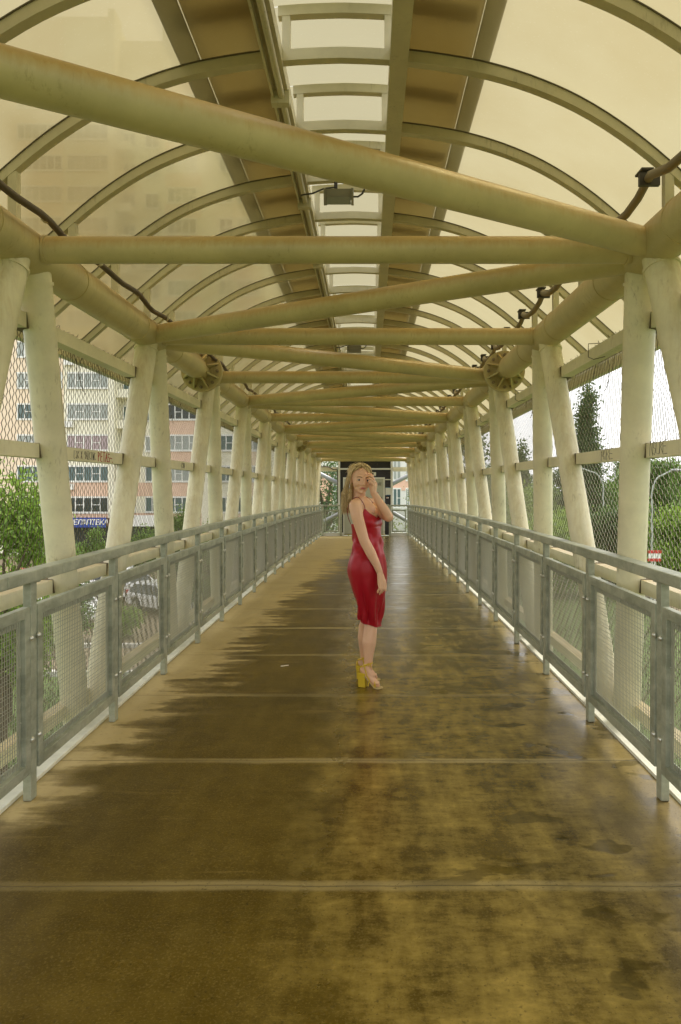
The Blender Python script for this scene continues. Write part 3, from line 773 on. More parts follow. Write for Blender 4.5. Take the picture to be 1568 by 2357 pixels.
# ------------------------------------------------------------------ vegetation
def leafmat(name, a, b, c):
    m = NT(name)
    geo = m.n('ShaderNodeNewGeometry')
    r = m.ramp(geo.outputs['Random Per Island'], [(0, a), (.45, b), (1, c)])
    m.setc(r); m.rough(.55)
    tr = m.n('ShaderNodeBsdfTranslucent'); m.l(m.mix(.5, r, tuple(min(1, q*2.2) for q in c)), tr.inputs[0])
    ms = m.n('ShaderNodeMixShader'); ms.inputs[0].default_value = .35
    m.l(m.b.outputs[0], ms.inputs[1]); m.l(tr.outputs[0], ms.inputs[2]); m.l(ms.outputs[0], m.out.inputs[0])
    return m.m
LF = [leafmat('leaf_bright', (.06, .12, .015), (.13, .23, .03), (.27, .38, .06)),
      leafmat('leaf_mid', (.04, .085, .016), (.085, .16, .03), (.18, .27, .06)),
      leafmat('leaf_dark', (.022, .05, .014), (.045, .09, .026), (.10, .16, .045)),
      leafmat('leaf_yellow', (.06, .10, .015), (.14, .20, .03), (.28, .34, .07))]
BARK = simple('bark', (.10, .075, .045), .9, var=.4, scale=8)
def leaves(lumps, n, size, seed, aspect=.45, droop=0):
    rs = np.random.RandomState(seed)
    tot = sum(l[1][0]*l[1][1]+l[1][2]*l[1][0] for l in lumps)
    vs = []; 
    for (c, r) in lumps:
        k = int(n*(r[0]*r[1]+r[2]*r[0])/tot)
        dd = rs.normal(size=(k, 3)); dd /= np.linalg.norm(dd, axis=1)[:, None]
        ph = rs.uniform(0, 6.28, 4)
        bump = 1+.13*np.sin(dd[:, 0]*5+ph[0])+.13*np.sin(dd[:, 1]*6+ph[1])+.12*np.sin(dd[:, 2]*7+ph[2])
        rad = (rs.uniform(.25, 1, k)**.45)*bump
        p = np.array(c)+dd*np.array(r)*rad[:, None]
        # clump leaves into sprays
        cl = rs.randint(0, max(1, k//9), k); cen = p[rs.randint(0, k, max(1, k//9))]
        p = .35*p+.65*(cen[cl]+rs.normal(size=(k, 3))*size*1.7)
        a = rs.normal(size=(k, 3)); a[:, 2] -= droop; a /= np.linalg.norm(a, axis=1)[:, None]
        b = np.cross(a, rs.normal(size=(k, 3))); b /= np.linalg.norm(b, axis=1)[:, None]
        s = size*rs.uniform(.6, 1.3, k)[:, None]
        q = np.stack([p-a*s*.5, p+b*s*aspect*.5, p+a*s*.5, p-b*s*aspect*.5], 1)
        vs.append(q.reshape(-1, 3))
    v = np.concatenate(vs); nf = len(v)//4
    me = bpy.data.meshes.new('crown'); me.vertices.add(len(v)); me.vertices.foreach_set('co', v.ravel())
    me.loops.add(nf*4); me.loops.foreach_set('vertex_index', np.arange(nf*4))
    me.polygons.add(nf); me.polygons.foreach_set('loop_start', np.arange(0, nf*4, 4)); me.polygons.foreach_set('loop_total', np.full(nf, 4))
    me.update(calc_edges=True); return me
def tree(label, x, y, top, rx, mat, n=5000, size=.16, seed=1, shape='round', base=None, name='tree', cat='tree', group=None, low=.25, tr=.16, droop=0, aspect=.45):
    """top: height of the crown's top above the ground"""
    rs = random.Random(seed); t = empty(name, (x, y, GZ), label, cat, group)
    H = top; lumps = []
    if shape == 'cone':
        for k in range(11):
            f = k/10; r = rx*(1.02-f)**.75*(.9+.2*rs.random()); lumps.append(((rs.uniform(-.12, .12)*rx, rs.uniform(-.12, .12)*rx, H*(low+(.96-low)*f)), (r, r, H*.085)))
    elif shape == 'bush':
        for k in range(7): lumps.append(((rs.uniform(-.6, .6)*rx, rs.uniform(-.4, .4)*rx, H*rs.uniform(.3, .62)), (rx*rs.uniform(.4, .6), rx*rs.uniform(.4, .6), H*rs.uniform(.25, .38))))
    else:
        for k in range(13):
            a = rs.uniform(0, 6.28); rr_ = rs.uniform(.15, .68)*rx; z = H*(low+(.86-low)*rs.random())
            wz = 1-abs((z/H-low)/(1-low)-.45)*.8
            lumps.append(((rr_*math.cos(a)*wz, rr_*math.sin(a)*wz, z), (rx*rs.uniform(.28, .48), rx*rs.uniform(.28, .48), H*rs.uniform(.08, .15))))
    cr = leaves(lumps, n, size, seed, aspect, droop)
    o = new_obj('crown', cr, mat, t)
    mb = MB(); zt = H*(.85 if shape == 'cone' else .6)
    if shape != 'bush':
        mb.tube([(0, 0, -.1), (tr*.3, 0, zt*.35), (-tr*.4, tr*.2, zt*.7), (0, 0, zt)], [tr*1.25, tr, tr*.7, tr*.25], 9)
        for (c, r) in lumps[:9]:
            s0 = Vector((0, 0, min(c[2]*.7, zt*.9))); c_ = Vector(c); mb.tube([s0, s0.lerp(c_, .5)+Vector((0, 0, -.1)), c_], [tr*.45, tr*.28, tr*.08], 6)
    else:
        for (c, r) in lumps: mb.tube([(0, 0, -.05), Vector(c)*.5, c], [tr*.3, tr*.2, tr*.06], 5)
    mb.build('trunk', BARK, t)
    return t
def zx(u, y): return (u-U0)*y/F
def ht(v, y): return CZ+(V0-v)*y/F-GZ
# left of the bridge
tree('bright leafy tree close to the bridge at the left edge of the photo', zx(5, 14), 14, ht(1025, 14), 1.25, LF[0], 8500, .15, 11, low=.42, tr=.09, droop=.6, aspect=.30)
tree('lower bright green sapling under the leafy tree at the left edge', zx(20, 18), 18, ht(1190, 18), 1.35, LF[0], 9500, .13, 12, low=.15, tr=.08, droop=.5, aspect=.4)
tree('green bush tree before the pharmacy parking, right of the leafy saplings', zx(150, 26), 26, ht(1232, 26), 1.3, LF[1], 4500, .15, 13, low=.15, tr=.07)
tree('small yellowish green tree standing under the blue pharmacy sign', zx(204, 44), 44, ht(1205, 44), 1.25, LF[1], 3600, .15, 14, low=.2, tr=.08)
tree('dense dark green shrub below the white shop sign', zx(325, 44), 44, ht(1192, 44), 1.9, LF[1], 5500, .17, 15, 'bush', name='bush', cat='bush')
tree('slim green tree in front of the salmon wall of the flats', zx(408, 46), 46, ht(1150, 46), 1.3, LF[1], 4200, .17, 16, low=.2, tr=.1)
tree('green shrub behind the railing in the middle left', zx(478, 48), 48, ht(1185, 48), 2.0, LF[0], 4200, .17, 17, 'bush', name='bush', cat='bush')
tree('dark tree with thick trunk behind the left end railing', zx(748, 36), 36, ht(1000, 36), 1.9, LF[2], 5200, .16, 18, low=.25, tr=.26)
tree('bright green shrub low behind the left end railing', zx(760, 32), 32, ht(1150, 32), .9, LF[0], 3600, .11, 19, 'bush', name='bush', cat='bush')
tree('pale green shrub behind the right end railing', zx(926, 34), 34, ht(1138, 34), .95, LF[3], 4200, .12, 20, 'bush', name='bush', cat='bush')
tree('bare twiggy tree crown above the right end railing', zx(948, 37), 37, ht(1070, 37), .55, LF[3], 700, .10, 21, low=.5, tr=.06)
tree('dark green low bush on the verge seen through the second left mesh panel', zx(262, 28), 28, 1.5, 1.2, LF[0], 5000, .13, 61, 'bush', name='bush', cat='bush')
tree('mid green low bush on the verge seen through the fourth left mesh panel', zx(450, 33), 33, 2.3, 1.6, LF[1], 5000, .14, 62, 'bush', name='bush', cat='bush')
# right of the bridge
tree('tall dark conical cypress like tree rising into the white sky', zx(1352, 56), 56, ht(868, 56), 1.75, LF[2], 30000, .30, 31, 'cone', low=.10, tr=.2)
tree('small dark conical tree seen past the middle right struts', zx(1203, 62), 62, ht(1008, 62), 1.0, LF[2], 12000, .28, 32, 'cone', low=.12, tr=.12)
tree('narrow dark conifer beside the small cone, further right along the fence', zx(1155, 50), 50, ht(1035, 50), .8, LF[1], 7000, .22, 33, 'cone', low=.12, tr=.12)
tree('tall loose dark tree with overhanging branches near the far right struts', zx(1086, 33), 33, ht(885, 33), 2.2, LF[2], 4600, .17, 34, low=.30, tr=.2)
spec = [(1120, 46, 1065, 2.2, 1), (1168, 52, 1090, 2.4, 0), (1232, 55, 1075, 2.6, 1), (1290, 60, 1062, 2.8, 2), (1330, 47, 1150, 2.3, 0), (1388, 58, 1045, 3.2, 1),
        (1432, 62, 1050, 3.0, 1), (1478, 66, 1040, 3.4, 2), (1530, 60, 1042, 3.2, 1), (1585, 64, 1030, 3.4, 1), (1262, 40, 1180, 2.0, 0), (1405, 40, 1175, 2.2, 2), (1455, 46, 1150, 2.4, 1), (1560, 38, 1150, 2.4, 0), (1620, 46, 1090, 2.8, 1),
        (1345, 70, 1075, 4.0, 2), (1500, 78, 1060, 4.6, 2), (1640, 74, 1040, 4.4, 2), (1215, 72, 1085, 3.6, 2), (1050, 60, 1120, 2.6, 1)]
ORD = ['leftmost pair', 'beside the narrow conifer', 'behind a middle strut', 'just before the cone', 'low at its trunk', 'behind its trunk', 'beside the curved lamp', 'with its top touching the rail', 'behind the thin lamp post', 'at the photo edge', 'low by the railing', 'low under the curved lamp', 'low between the lamps', 'low by the barrier', 'cut by the photo edge', 'as backdrop', 'as tallest backdrop', 'at the edge as backdrop', 'as left backdrop', 'at the far struts']
kinds = ['bright green', 'mid green', 'dark green']
for i, (u, y, v, r, k) in enumerate(spec):
    dist = 'near' if y < 50 else ('mid distance' if y < 68 else 'far')
    tree('%s %s bushy tree right of the bridge, %s' % (dist, kinds[k], ORD[i]), zx(u, y), y, ht(v, y), r, LF[k], 11000, .26, 40+i, low=.08, tr=.14, group='bushy trees right of the bridge')
m_far = tree('far dark belt of trees closing the view on the right', zx(1400, 110), 110, ht(1072, 110), 6, LF[2], 3000, .5, 77, 'bush')
bpy.data.objects.remove(m_far.children[0]); bpy.data.objects.remove(m_far.children[0]); bpy.data.objects.remove(m_far)
rs = random.Random(4); lumps = []
for k in range(60):
    u = 960+k*13; y = 100+rs.uniform(-8, 8); lumps.append(((zx(u, y), y, GZ+ht(1100, y)*rs.uniform(.3, .62)), (5, 4, ht(1100, y)*.4)))
o = new_obj('far_trees', leaves(lumps, 26000, .55, 5), LF[2]); tag(o, 'far off belt of dark trees closing the view beyond the nearer trees on the right', 'trees', None, 'stuff')

# ------------------------------------------------------------------ buildings
GL = []
for nm, c in (('glass_teal', (.10, .15, .14)), ('glass_dark', (.035, .045, .04)), ('glass_curtain', (.33, .36, .32)), ('glass_pink', (.38, .30, .30))):
    GL.append(simple(nm, c, .12, var=.35, scale=1.3))
cream = simple('cream_wall', (.82, .79, .62), .8, var=.06, scale=.6); peach = simple('peach_wall', (.82, .68, .50), .8, var=.06, scale=.6)
salmon = simple('salmon_wall', (.74, .53, .39), .8, var=.08, scale=.6); pink = simple('pink_wall', (.80, .52, .38), .8, var=.06, scale=.5)
brick = NT('brick_wall'); bk = brick.n('ShaderNodeTexBrick'); bk.inputs['Scale'].default_value = 1; bk.inputs['Brick Width'].default_value = .5; bk.inputs['Row Height'].default_value = .18
mp = brick.mapping((1, 1, 1)); cmb = brick.n('ShaderNodeCombineXYZ'); sp_ = brick.n('ShaderNodeSeparateXYZ'); brick.l(mp, sp_.inputs[0]); brick.l(sp_.outputs[0], cmb.inputs[0]); brick.l(sp_.outputs[2], cmb.inputs[1]); brick.l(cmb.outputs[0], bk.inputs['Vector'])
bk.inputs['Color1'].default_value = (.30, .10, .05, 1); bk.inputs['Color2'].default_value = (.38, .15, .08, 1); bk.inputs['Mortar'].default_value = (.3, .25, .2, 1); bk.inputs['Mortar Size'].default_value = .02
brick.l(bk.outputs[0], brick.b.inputs['Base Color']); brick = brick.m
WINC = {}
def window(parent, x0, x1, zc, h, y, panes, gi):
    w = x1-x0; key = (round(w, 2), h, panes)
    if key not in WINC:
        mb = MB(); f = .09; mb.box(-w/2, w/2, -.10, .02, -h/2-.08, -h/2+f); mb.box(-w/2, w/2, -.08, .02, h/2-f, h/2+.05)
        for k in range(panes+1):
            a = -w/2+(w-f)*k/panes; mb.box(a, a+f, -.07, .02, -h/2+f, h/2-f)
        for k in range(panes):
            if k % 2: a = -w/2+(w-f)*k/panes; mb.box(a+f, a+(w-f)/panes, -.06, .02, -.03, .03)
        fm = mb.mesh('window_frame')
        mb = MB(); mb.add([(-w/2+.02, -.03, -h/2+.02), (w/2-.02, -.03, -h/2+.02), (w/2-.02, -.03, h/2-.02), (-w/2+.02, -.03, h/2-.02)], [(0, 1, 2, 3)])
        WINC[key] = (fm, [mb.mesh('pane') for _ in GL])
    fm, pm = WINC[key]
    o = bpy.data.objects.new('window', fm); COL.objects.link(o); o.parent = parent; o.location = ((x0+x1)/2, y, zc)
    if not fm.materials: fm.materials.append(M['white'])
    p = bpy.data.objects.new('pane', pm[gi]); COL.objects.link(p); p.parent = o
    if not pm[gi].materials: pm[gi].materials.append(GL[gi])
YB_ = 64.7
t = empty('apartment_building', (zx(250, YB_), YB_, GZ), 'tall cream and peach apartment tower with white window bands left of the bridge', 'building'); t.location = (0, 0, 0)
X = lambda u: zx(u, YB_)
Zc = [CZ-1.26+2.82*k for k in range(15)]
TOP = CZ+(1130-38)*YB_/F
mb = MB(); mb.box(X(-170), X(262), YB_, YB_+14, GZ, TOP); mb.box(X(262), X(372), YB_+1.6, YB_+14, GZ, TOP-1.2); mb.box(X(372), X(610), YB_+.3, YB_+14, GZ, TOP+.9)
mb.box(X(252), X(266), YB_-.35, YB_+1.6, GZ+3.4, TOP+.5); mb.box(X(262), X(300), YB_+.2, YB_+1.6, Zc[4]+1.1, Zc[4]+1.8)
for k in range(2, 15): mb.box(X(266), X(300), YB_+.1, YB_+1.6, Zc[k]-1.5, Zc[k]-.75)
mb.build('wall', cream, t)
mb = MB(); mb.box(X(-170), X(146), YB_-.06, YB_, GZ+3.3, TOP-.3); mb.build('peach_panels', peach, t)
mb = MB()
for k in (0, 1): mb.box(X(154), X(251), YB_-.05, YB_, Zc[k]-1.35-.7, Zc[k]-.78); mb.box(X(270), X(372), YB_+1.55, YB_+1.6, Zc[k]-1.35-.7, Zc[k]-.78)
for k in range(0, 15): mb.box(X(378), X(462), YB_+.24, YB_+.3, Zc[k]-2.05, Zc[k]-.76)
mb.build('salmon_panels', salmon, t)
mb = MB()
for k in range(0, 15): mb.box(X(535), X(600), YB_+.22, YB_+.3, Zc[k]-2.05, Zc[k]-.76)
mb.build('peach_bands', peach, t)
grp = [(40, 145, 6, 0), (155, 251, 5, 0), (270, 300, 2, 1.6), (322, 356, 2, 1.6), (384, 452, 4, .3), (503, 536, 2, .3), (545, 600, 3, .3)]
rs = random.Random(8); nw = 0
for k in range(14):
    for gi_, (a, b, pn, dy) in enumerate(grp):
        q = rs.choice([0, 0, 1, 2, 2]); 
        if gi_ == 1 and k == 2: q = 3
        window(t, X(a), X(b), Zc[k], 1.42, YB_+dy-.05, pn, q); nw += 1
# shop front
mb = MB(); mb.box(X(146), X(262), YB_-.9, YB_-.06, GZ+2.9, GZ+3.35); mb.box(X(262), X(420), YB_-.3, YB_+.1, GZ+2.9, GZ+3.4); mb.build('awning', simple('maroon_fascia', (.10, .035, .025), .5), t)
mb = MB(); mb.box(X(40), X(250), YB_-.10, YB_-.062, GZ+.3, GZ+2.6); mb.box(X(270), X(420), YB_+.20, YB_+.26, GZ+.3, GZ+2.7); mb.build('shop_window', GL[1], t)
mb = MB(); mb.box(X(84), X(135), YB_-.2, YB_-.07, CZ+(1130-1216)*YB_/F, CZ+(1130-1203)*YB_/F+.6); mb.build('dark_band', M['dark'], t)
mb = MB()
for u_, k in ((150, 3), (152, 1), (151, 5), (268, 2)): mb.box(X(u_), X(u_)+.8, YB_-.45, YB_-.06, Zc[k]-1.45, Zc[k]-.9)
mb.build('air_conditioner', M['white'], t)
blue = simple('blue_sign', (.02, .06, .33), .4)
s = empty('shop_sign', (X(208), YB_-1.0, CZ+(1130-1200)*YB_/F), 'long blue pharmacy sign with white letters on the ground floor of the flats', 'sign')
mb = MB(); mb.box(-X(252)*0-2.05, 1.78, -.06, .08, -.50, .38); mb.build('board', blue, s)
txt('lettering', 'АПРЕЛЬ', .66, (-1.15, -.075, -.06), (R(90), 0, 0), M['white'], s, .01, .15, .86, bold=.012)
txt('lettering', 'АПТЕКА', .66, (.82, -.075, -.06), (R(90), 0, 0), M['white'], s, .01, .15, .86, bold=.012)
s = empty('shop_sign', (X(347), YB_-.5, CZ+(1130-1197)*YB_/F), 'white shop sign board above the dark shrub on the ground floor', 'sign')
mb = MB(); mb.box(-1.5, 1.5, -.05, .05, -.55, .45); mb.build('board', M['white'], s)
# brick block further along
yb = 84; t = empty('brick_building', (0, 0, 0), 'red brick block with peach upper wall further along the left side', 'building')
mb = MB(); mb.box(zx(606, yb), zx(668, yb), yb, yb+12, GZ, CZ+(1130-1052)*yb/F); mb.build('wall', brick, t)
mb = MB(); mb.box(zx(606, yb), zx(668, yb), yb+.5, yb+12, CZ+(1130-1052)*yb/F, CZ+(1130-960)*yb/F); mb.build('upper_wall', salmon, t)
mb = MB(); mb.box(zx(604, yb), zx(670, yb), yb-.2, yb+.4, CZ+(1130-1054)*yb/F, CZ+(1130-1049)*yb/F); mb.build('cornice', M['white'], t)
for k, u in enumerate((612, 630, 650)):
    for v in (1085, 1125, 1165): window(t, zx(u, yb), zx(u+11, yb), CZ+(1130-v)*yb/F, 1.5, yb-.05, 2, 1)
yb = 70; t = empty('pink_building', (0, 0, 0), 'pink and white residential block behind the lift shaft', 'building')
U = lambda X_: (1160+X_/3.733)/1.6327
Vv = lambda Y_: (1700+Y_/3.733)/1.6327
zz = lambda v: CZ+(V0-v)*yb/F
mb = MB(); mb.box(zx(700, yb), zx(1010, yb), yb, yb+12, GZ, zz(1010)); mb.build('wall', M['white'], t)
mb = MB(); mb.box(zx(700, yb), zx(1010, yb), yb-.06, yb, zz(Vv(535)), zz(Vv(345))); mb.box(zx(700, yb), zx(800, yb), yb-.07, yb-.061, zz(Vv(760)), zz(Vv(300))); mb.build('pink_panels', pink, t)
for a, b in ((1180, 1300), (1360, 1420), (1440, 1560)):
    window(t, zx(U(a), yb), zx(U(b), yb), zz(Vv(230)), 2.3, yb-.05, 2, 2)
    window(t, zx(U(a), yb), zx(U(b), yb), zz(Vv(640)), 1.9, yb-.05, 2, 0)
for a, b in ((0, 60), (130, 170), (340, 400)):
    window(t, zx(U(a), yb), zx(U(b), yb), zz(Vv(450)), 1.8, yb-.10, 1, 0); window(t, zx(U(a), yb), zx(U(b), yb), zz(Vv(670)), 1.8, yb-.10, 1, 2)
yb = 95; t = empty('white_building', (0, 0, 0), 'pale low building glimpsed through the right netting behind trees', 'building')
mb = MB(); mb.box(zx(1128, yb), zx(1240, yb), yb, yb+10, GZ, zz(1092)); mb.build('wall', simple('offwhite_wall', (.72, .70, .66), .8), t)
for k in range(3): window(t, zx(1132+k*34, yb), zx(1155+k*34, yb), CZ+(1130-1125)*yb/F, 1.5, yb-.05, 3, 0)

# ------------------------------------------------------------------ cars
def carpaint(name, c):
    m = NT(name); m.setc(c); m.rough(.28); m.b.inputs['Coat Weight'].default_value = .6; return m.m
RUB = simple('tyre_rubber', (.025, .025, .025), .8); RIM = simple('rim_metal', (.45, .45, .45), .3, .8); CG = simple('car_glass', (.03, .04, .04), .08)
def car(label, x, y, rz, paint_, suv=True):
    t = empty('parked_car', (x, y, GZ), label, 'car', 'cars parked left of the bridge', rz)
    L = 4.4; h0 = .32; hb = 1.0 if suv else .85; hr = 1.68 if suv else 1.45; W = .90
    low = [(-2.2, .45), (-2.22, .75), (-2.12, hb), (-1.0, hb+.03), (.95, hb+.02), (1.95, hb-.12), (2.2, .68), (2.2, .40)]
    cab = [(-2.08, hb), (-1.85, hr-.12), (-1.4, hr), (.1, hr-.01), (.45, hr-.09), (1.25, hb+.0)]
    def loft(mb, prof_, w0, w1, zb):
        n = len(prof_); vs = []
        for sgn in (-1, 1):
            for (px_, pz_) in prof_:
                w = w0 if pz_ <= hb+.04 else w1; vs.append((px_, sgn*w, pz_))
        fs = [(i, i+1, n+i+1, n+i) for i in range(n-1)]+[(n-1, 0, n, 2*n-1), tuple(range(n))[::-1], tuple(range(n, 2*n))]
        mb.add(vs, fs)
    mb = MB()
    arch = lambda cx: [(cx+.40*math.cos(a), .33+.40*math.sin(a)) for a in np.linspace(0, math.pi, 9)]
    prof_ = low+[(2.1, h0)]+[(1.35+.40, h0)]+arch(1.35)[1:-1]+[(1.35-.4, h0), (-1.30+.4, h0)]+arch(-1.30)[1:-1]+[(-1.30-.4, h0), (-2.1, h0)]
    n = len(prof_); vs = [(a, s_*W, b) for s_ in (-1, 1) for a, b in prof_]
    mb.add(vs, [(i, (i+1) % n, n+(i+1) % n, n+i) for i in range(n)]+[tuple(range(n))[::-1], tuple(range(n, 2*n))])
    mb.build('body', paint_, t, .05)
    mb = MB(); loft(mb, cab, W-.03, W-.20, hb); mb.build('roof', paint_, t, .04)
    mb = MB()
    for sgn in (-1, 1):
        def sw(pz_): return sgn*((W-.03)+((W-.20)-(W-.03))*(pz_-hb)/(hr-hb)+.012)
        for poly in ([(-1.85, hb+.06), (-1.68, hr-.16), (-1.0, hr-.10), (-1.0, hb+.06)], [(-.93, hb+.06), (-.93, hr-.10), (-.1, hr-.10), (-.05, hb+.06)], [(.02, hb+.06), (-.02, hr-.10), (.22, hr-.13), (1.0, hb+.08)]):
            vs = [(a, sw(b), b) for a, b in poly]; mb.add(vs, [(0, 1, 2, 3)])
    mb.add([(1.22, -.72, hb+.06), (1.22, .72, hb+.06), (.50, .62, hr-.12), (.50, -.62, hr-.12)], [(0, 1, 2, 3)])
    mb.add([(-2.10, -.70, hb+.08), (-2.10, .70, hb+.08), (-1.90, .62, hr-.17), (-1.90, -.62, hr-.17)], [(0, 1, 2, 3)])
    mb.build('window', CG, t)
    for cx in (1.35, -1.30):
        for sgn in (-1, 1):
            mb = MB(); mb.tube([(cx, sgn*(W-.20), .33), (cx, sgn*(W-.0), .33)], .33, 28); w = mb.build('wheel', RUB, t, .03)
            mb = MB(); mb.tube([(cx, sgn*(W+.003), .33), (cx, sgn*(W+.012), .33)], .21, 20)
            mb.build('rim', RIM, w)
    for sgn in (-1, 1):
        mb = MB(); mb.ell((2.13, sgn*.66, .72), (.10, .20, .09)); mb.build('headlight', simple('headlight', (.7, .7, .68), .15), t)
        mb = MB(); mb.box(-2.235, -2.12, sgn*.78-.09, sgn*.78+.09, .72, .98); mb.build('tail_light', simple('tail_red', (.4, .01, .01), .2), t)
    return t
WP = carpaint('white_car_paint', (.78, .78, .76)); RP = carpaint('red_car_paint', (.52, .015, .02))
car('white parked SUV whose wheels show through the first left mesh panel', zx(160, 31.5), 31.5, R(-52), WP)
car('white parked hatchback seen through the second and third left mesh panels', zx(385, 34), 34, R(-40), WP, False)
car('red parked car glimpsed just left of the first big strut', zx(98, 40), 40, R(-25), RP, False)
car('white parked car under the small tree by the pharmacy', zx(230, 48), 48, R(10), WP, False)
car('white parked car half hidden near the salmon wall', zx(290, 38), 38, R(-30), WP, True)
t = car('white vehicle standing behind the red and white barrier on the right', zx(1470, 44), 44, R(15), WP, False)
t['group'] = 'vehicles right of the bridge'
# street lamps, barrier
def street_lamp(label, u, y, vt, sg, L):
    t = empty('street_lamp', (zx(u, y), y, GZ), label, 'street lamp', 'street lamps right of the bridge')
    H = ht(vt, y); P = [(0, 0, 0), (0, 0, H-1.2)]+[(sg*L*(1-math.cos(a))*.55, 0, H-1.2+1.0*math.sin(a)) for a in np.linspace(.2, 1.5, 7)]+[(sg*L, 0, H+.05)]
    mb = MB(); mb.tube(P, [.07]+[.04]*(len(P)-1), 10); mb.build('pole', simple('pale_pole', (.40, .42, .38), .5), t)
    mb = MB(); mb.ell((sg*(L+.25), 0, H+.06), (.34, .12, .08)); mb.build('lamp_head', simple('lamp_head_grey', (.3, .3, .3), .4), t)
    return t
street_lamp('pale curved street lamp in front of the foot of the tall cone tree', 1389, 42, 1078, -1, 1.4)
street_lamp('thin pale street lamp post near the right edge of the photo', 1501, 36, 1085, 1, 1.0)
t = empty('road_barrier', (zx(1507, 34), 34, GZ), 'red and white plastic road barrier panel at the right behind the netting', 'barrier')
mb = MB(); mb.box(-.3, .3, -.04, .04, 2.45, 2.95); mb.box(-.03, .03, -.03, .03, 0, 2.5); mb.build('board', M['white'], t)
mb = MB(); mb.box(-.31, .31, -.05, .05, 2.82, 2.96); mb.box(-.31, .31, -.05, .05, 2.44, 2.58); mb.build('red_stripe', simple('barrier_red', (.55, .04, .03), .5), t)
# plain red flowers / signs far right are tiny: a strip of red banner
t = empty('banner', (zx(1150, 70), 70, GZ), 'low red banner strip on a fence far behind the right struts', 'banner')
mb = MB(); mb.box(-5, 5, -.03, .03, 3.8, 4.5); mb.build('cloth', simple('red_cloth', (.5, .06, .04), .7), t)
mb = MB(); [mb.box(q-.05, q+.05, .031, .1, 0, 4.5) for q in (-5, 0, 5)]; mb.build('post', M['dark'], t)

# ------------------------------------------------------------------ the woman
YW = 5.37; Z0 = camb(YW)+.001
wo_ = empty('person', (0, YW, Z0), 'woman in a red satin slip dress and yellow block heel sandals touching her face', 'person'); wo_.scale = (1.012, 1.012, 1.012)
fv = Vector((.93, -.37, 0)).normalized(); lv = Vector((.37, .93, 0)).normalized()
sil = [(.40, -.058, .094, .100), (.44, -.062, .094, .100), (.485, -.066, .096, .106), (.55, -.070, .106, .120), (.61, -.083, .119, .136), (.70, -.112, .132, .155), (.76, -.130, .138, .165), (.85, -.144, .139, .172), (.92, -.137, .130, .165),
       (.99, -.120, .118, .145), (1.04, -.108, .105, .125), (1.13, -.118, .092, .128), (1.20, -.130, .086, .137), (1.26, -.125, .072, .142), (1.34, -.12, .055, .145)]
sz = [q[0] for q in sil]
def sec(z):
    b0 = np.interp(z, sz, [q[1] for q in sil]); f0 = np.interp(z, sz, [q[2] for q in sil]); b = np.interp(z, sz, [q[3] for q in sil])
    cx = (b0+f0)/2; hw = (f0-b0)/2; a = math.sqrt(max(hw*hw-(.37*b)**2, .0016))/.93
    return cx, a, b
_zz = np.linspace(.40, 1.34, 95); _t = np.array([sec(z) for z in _zz])
for _ in range(8): _t[1:-1] = (_t[:-2]+2*_t[1:-1]+_t[2:])/4
def sec(z): return tuple(float(np.interp(z, _zz, _t[:, i])) for i in range(3))
SK = NT('skin'); n_ = SK.noise(18, 5); c_ = SK.mix(n_, (.70, .41, .25), (.80, .49, .31)); SK.setc(c_); SK.rough(.42)
SK.b.inputs['Subsurface Weight'].default_value = .12; SK.b.inputs['Subsurface Radius'].default_value = (.02, .008, .004); SK.b.inputs['Subsurface Scale'].default_value = .5
SK = SK.m
def capsule(mb, p, q, r0, r1, n=14):
    p, q = Vector(p), Vector(q); d = (q-p); L = d.length; d.normalize()
    P = []; Rr = []
    for k in range(5):
        a = math.pi/2*(1-k/4); P.append(p-d*r0*math.sin(a)); Rr.append(max(r0*math.cos(a), 1e-4))
    for k in range(1, 5): P.append(p.lerp(q, k/5)); Rr.append(r0+(r1-r0)*k/5)
    for k in range(5):
        a = math.pi/2*k/4; P.append(q+d*r1*math.sin(a)); Rr.append(max(r1*math.cos(a), 1e-4))
    mb.tube(P, Rr, n)
def chain(mb, pts, rads, n=14):
    for i in range(len(pts)-1): capsule(mb, pts[i], pts[i+1], rads[i], rads[i+1], n)
def remesh(mb, name, mat, parent, vox, smooth=2):
    me = mb.mesh('tmp'); o = bpy.data.objects.new('tmp', me); COL.objects.link(o)
    md = o.modifiers.new('r', 'REMESH'); md.mode = 'VOXEL'; md.voxel_size = vox; md.use_smooth_shade = True
    if smooth:
        sm = o.modifiers.new('s', 'SMOOTH'); sm.factor = .5; sm.iterations = smooth
    dg = bpy.context.evaluated_depsgraph_get(); me2 = bpy.data.meshes.new_from_object(o.evaluated_get(dg))
    bpy.data.objects.remove(o); me2.materials.clear(); return new_obj(name, me2, mat, parent)
# head frame
HA = R(20); HC = Vector((-.064, .0, 1.516)); HR = Matrix.Rotation(HA, 3, 'Z') @ Matrix.Rotation(R(5), 3, 'Y')
def hp(x, y, z): return HC+HR@Vector((x, y, z))
def hell(mb, c, r, nu=20, nv=14): mb.ell(hp(*c), r, HR, nu, nv)
B = MB()
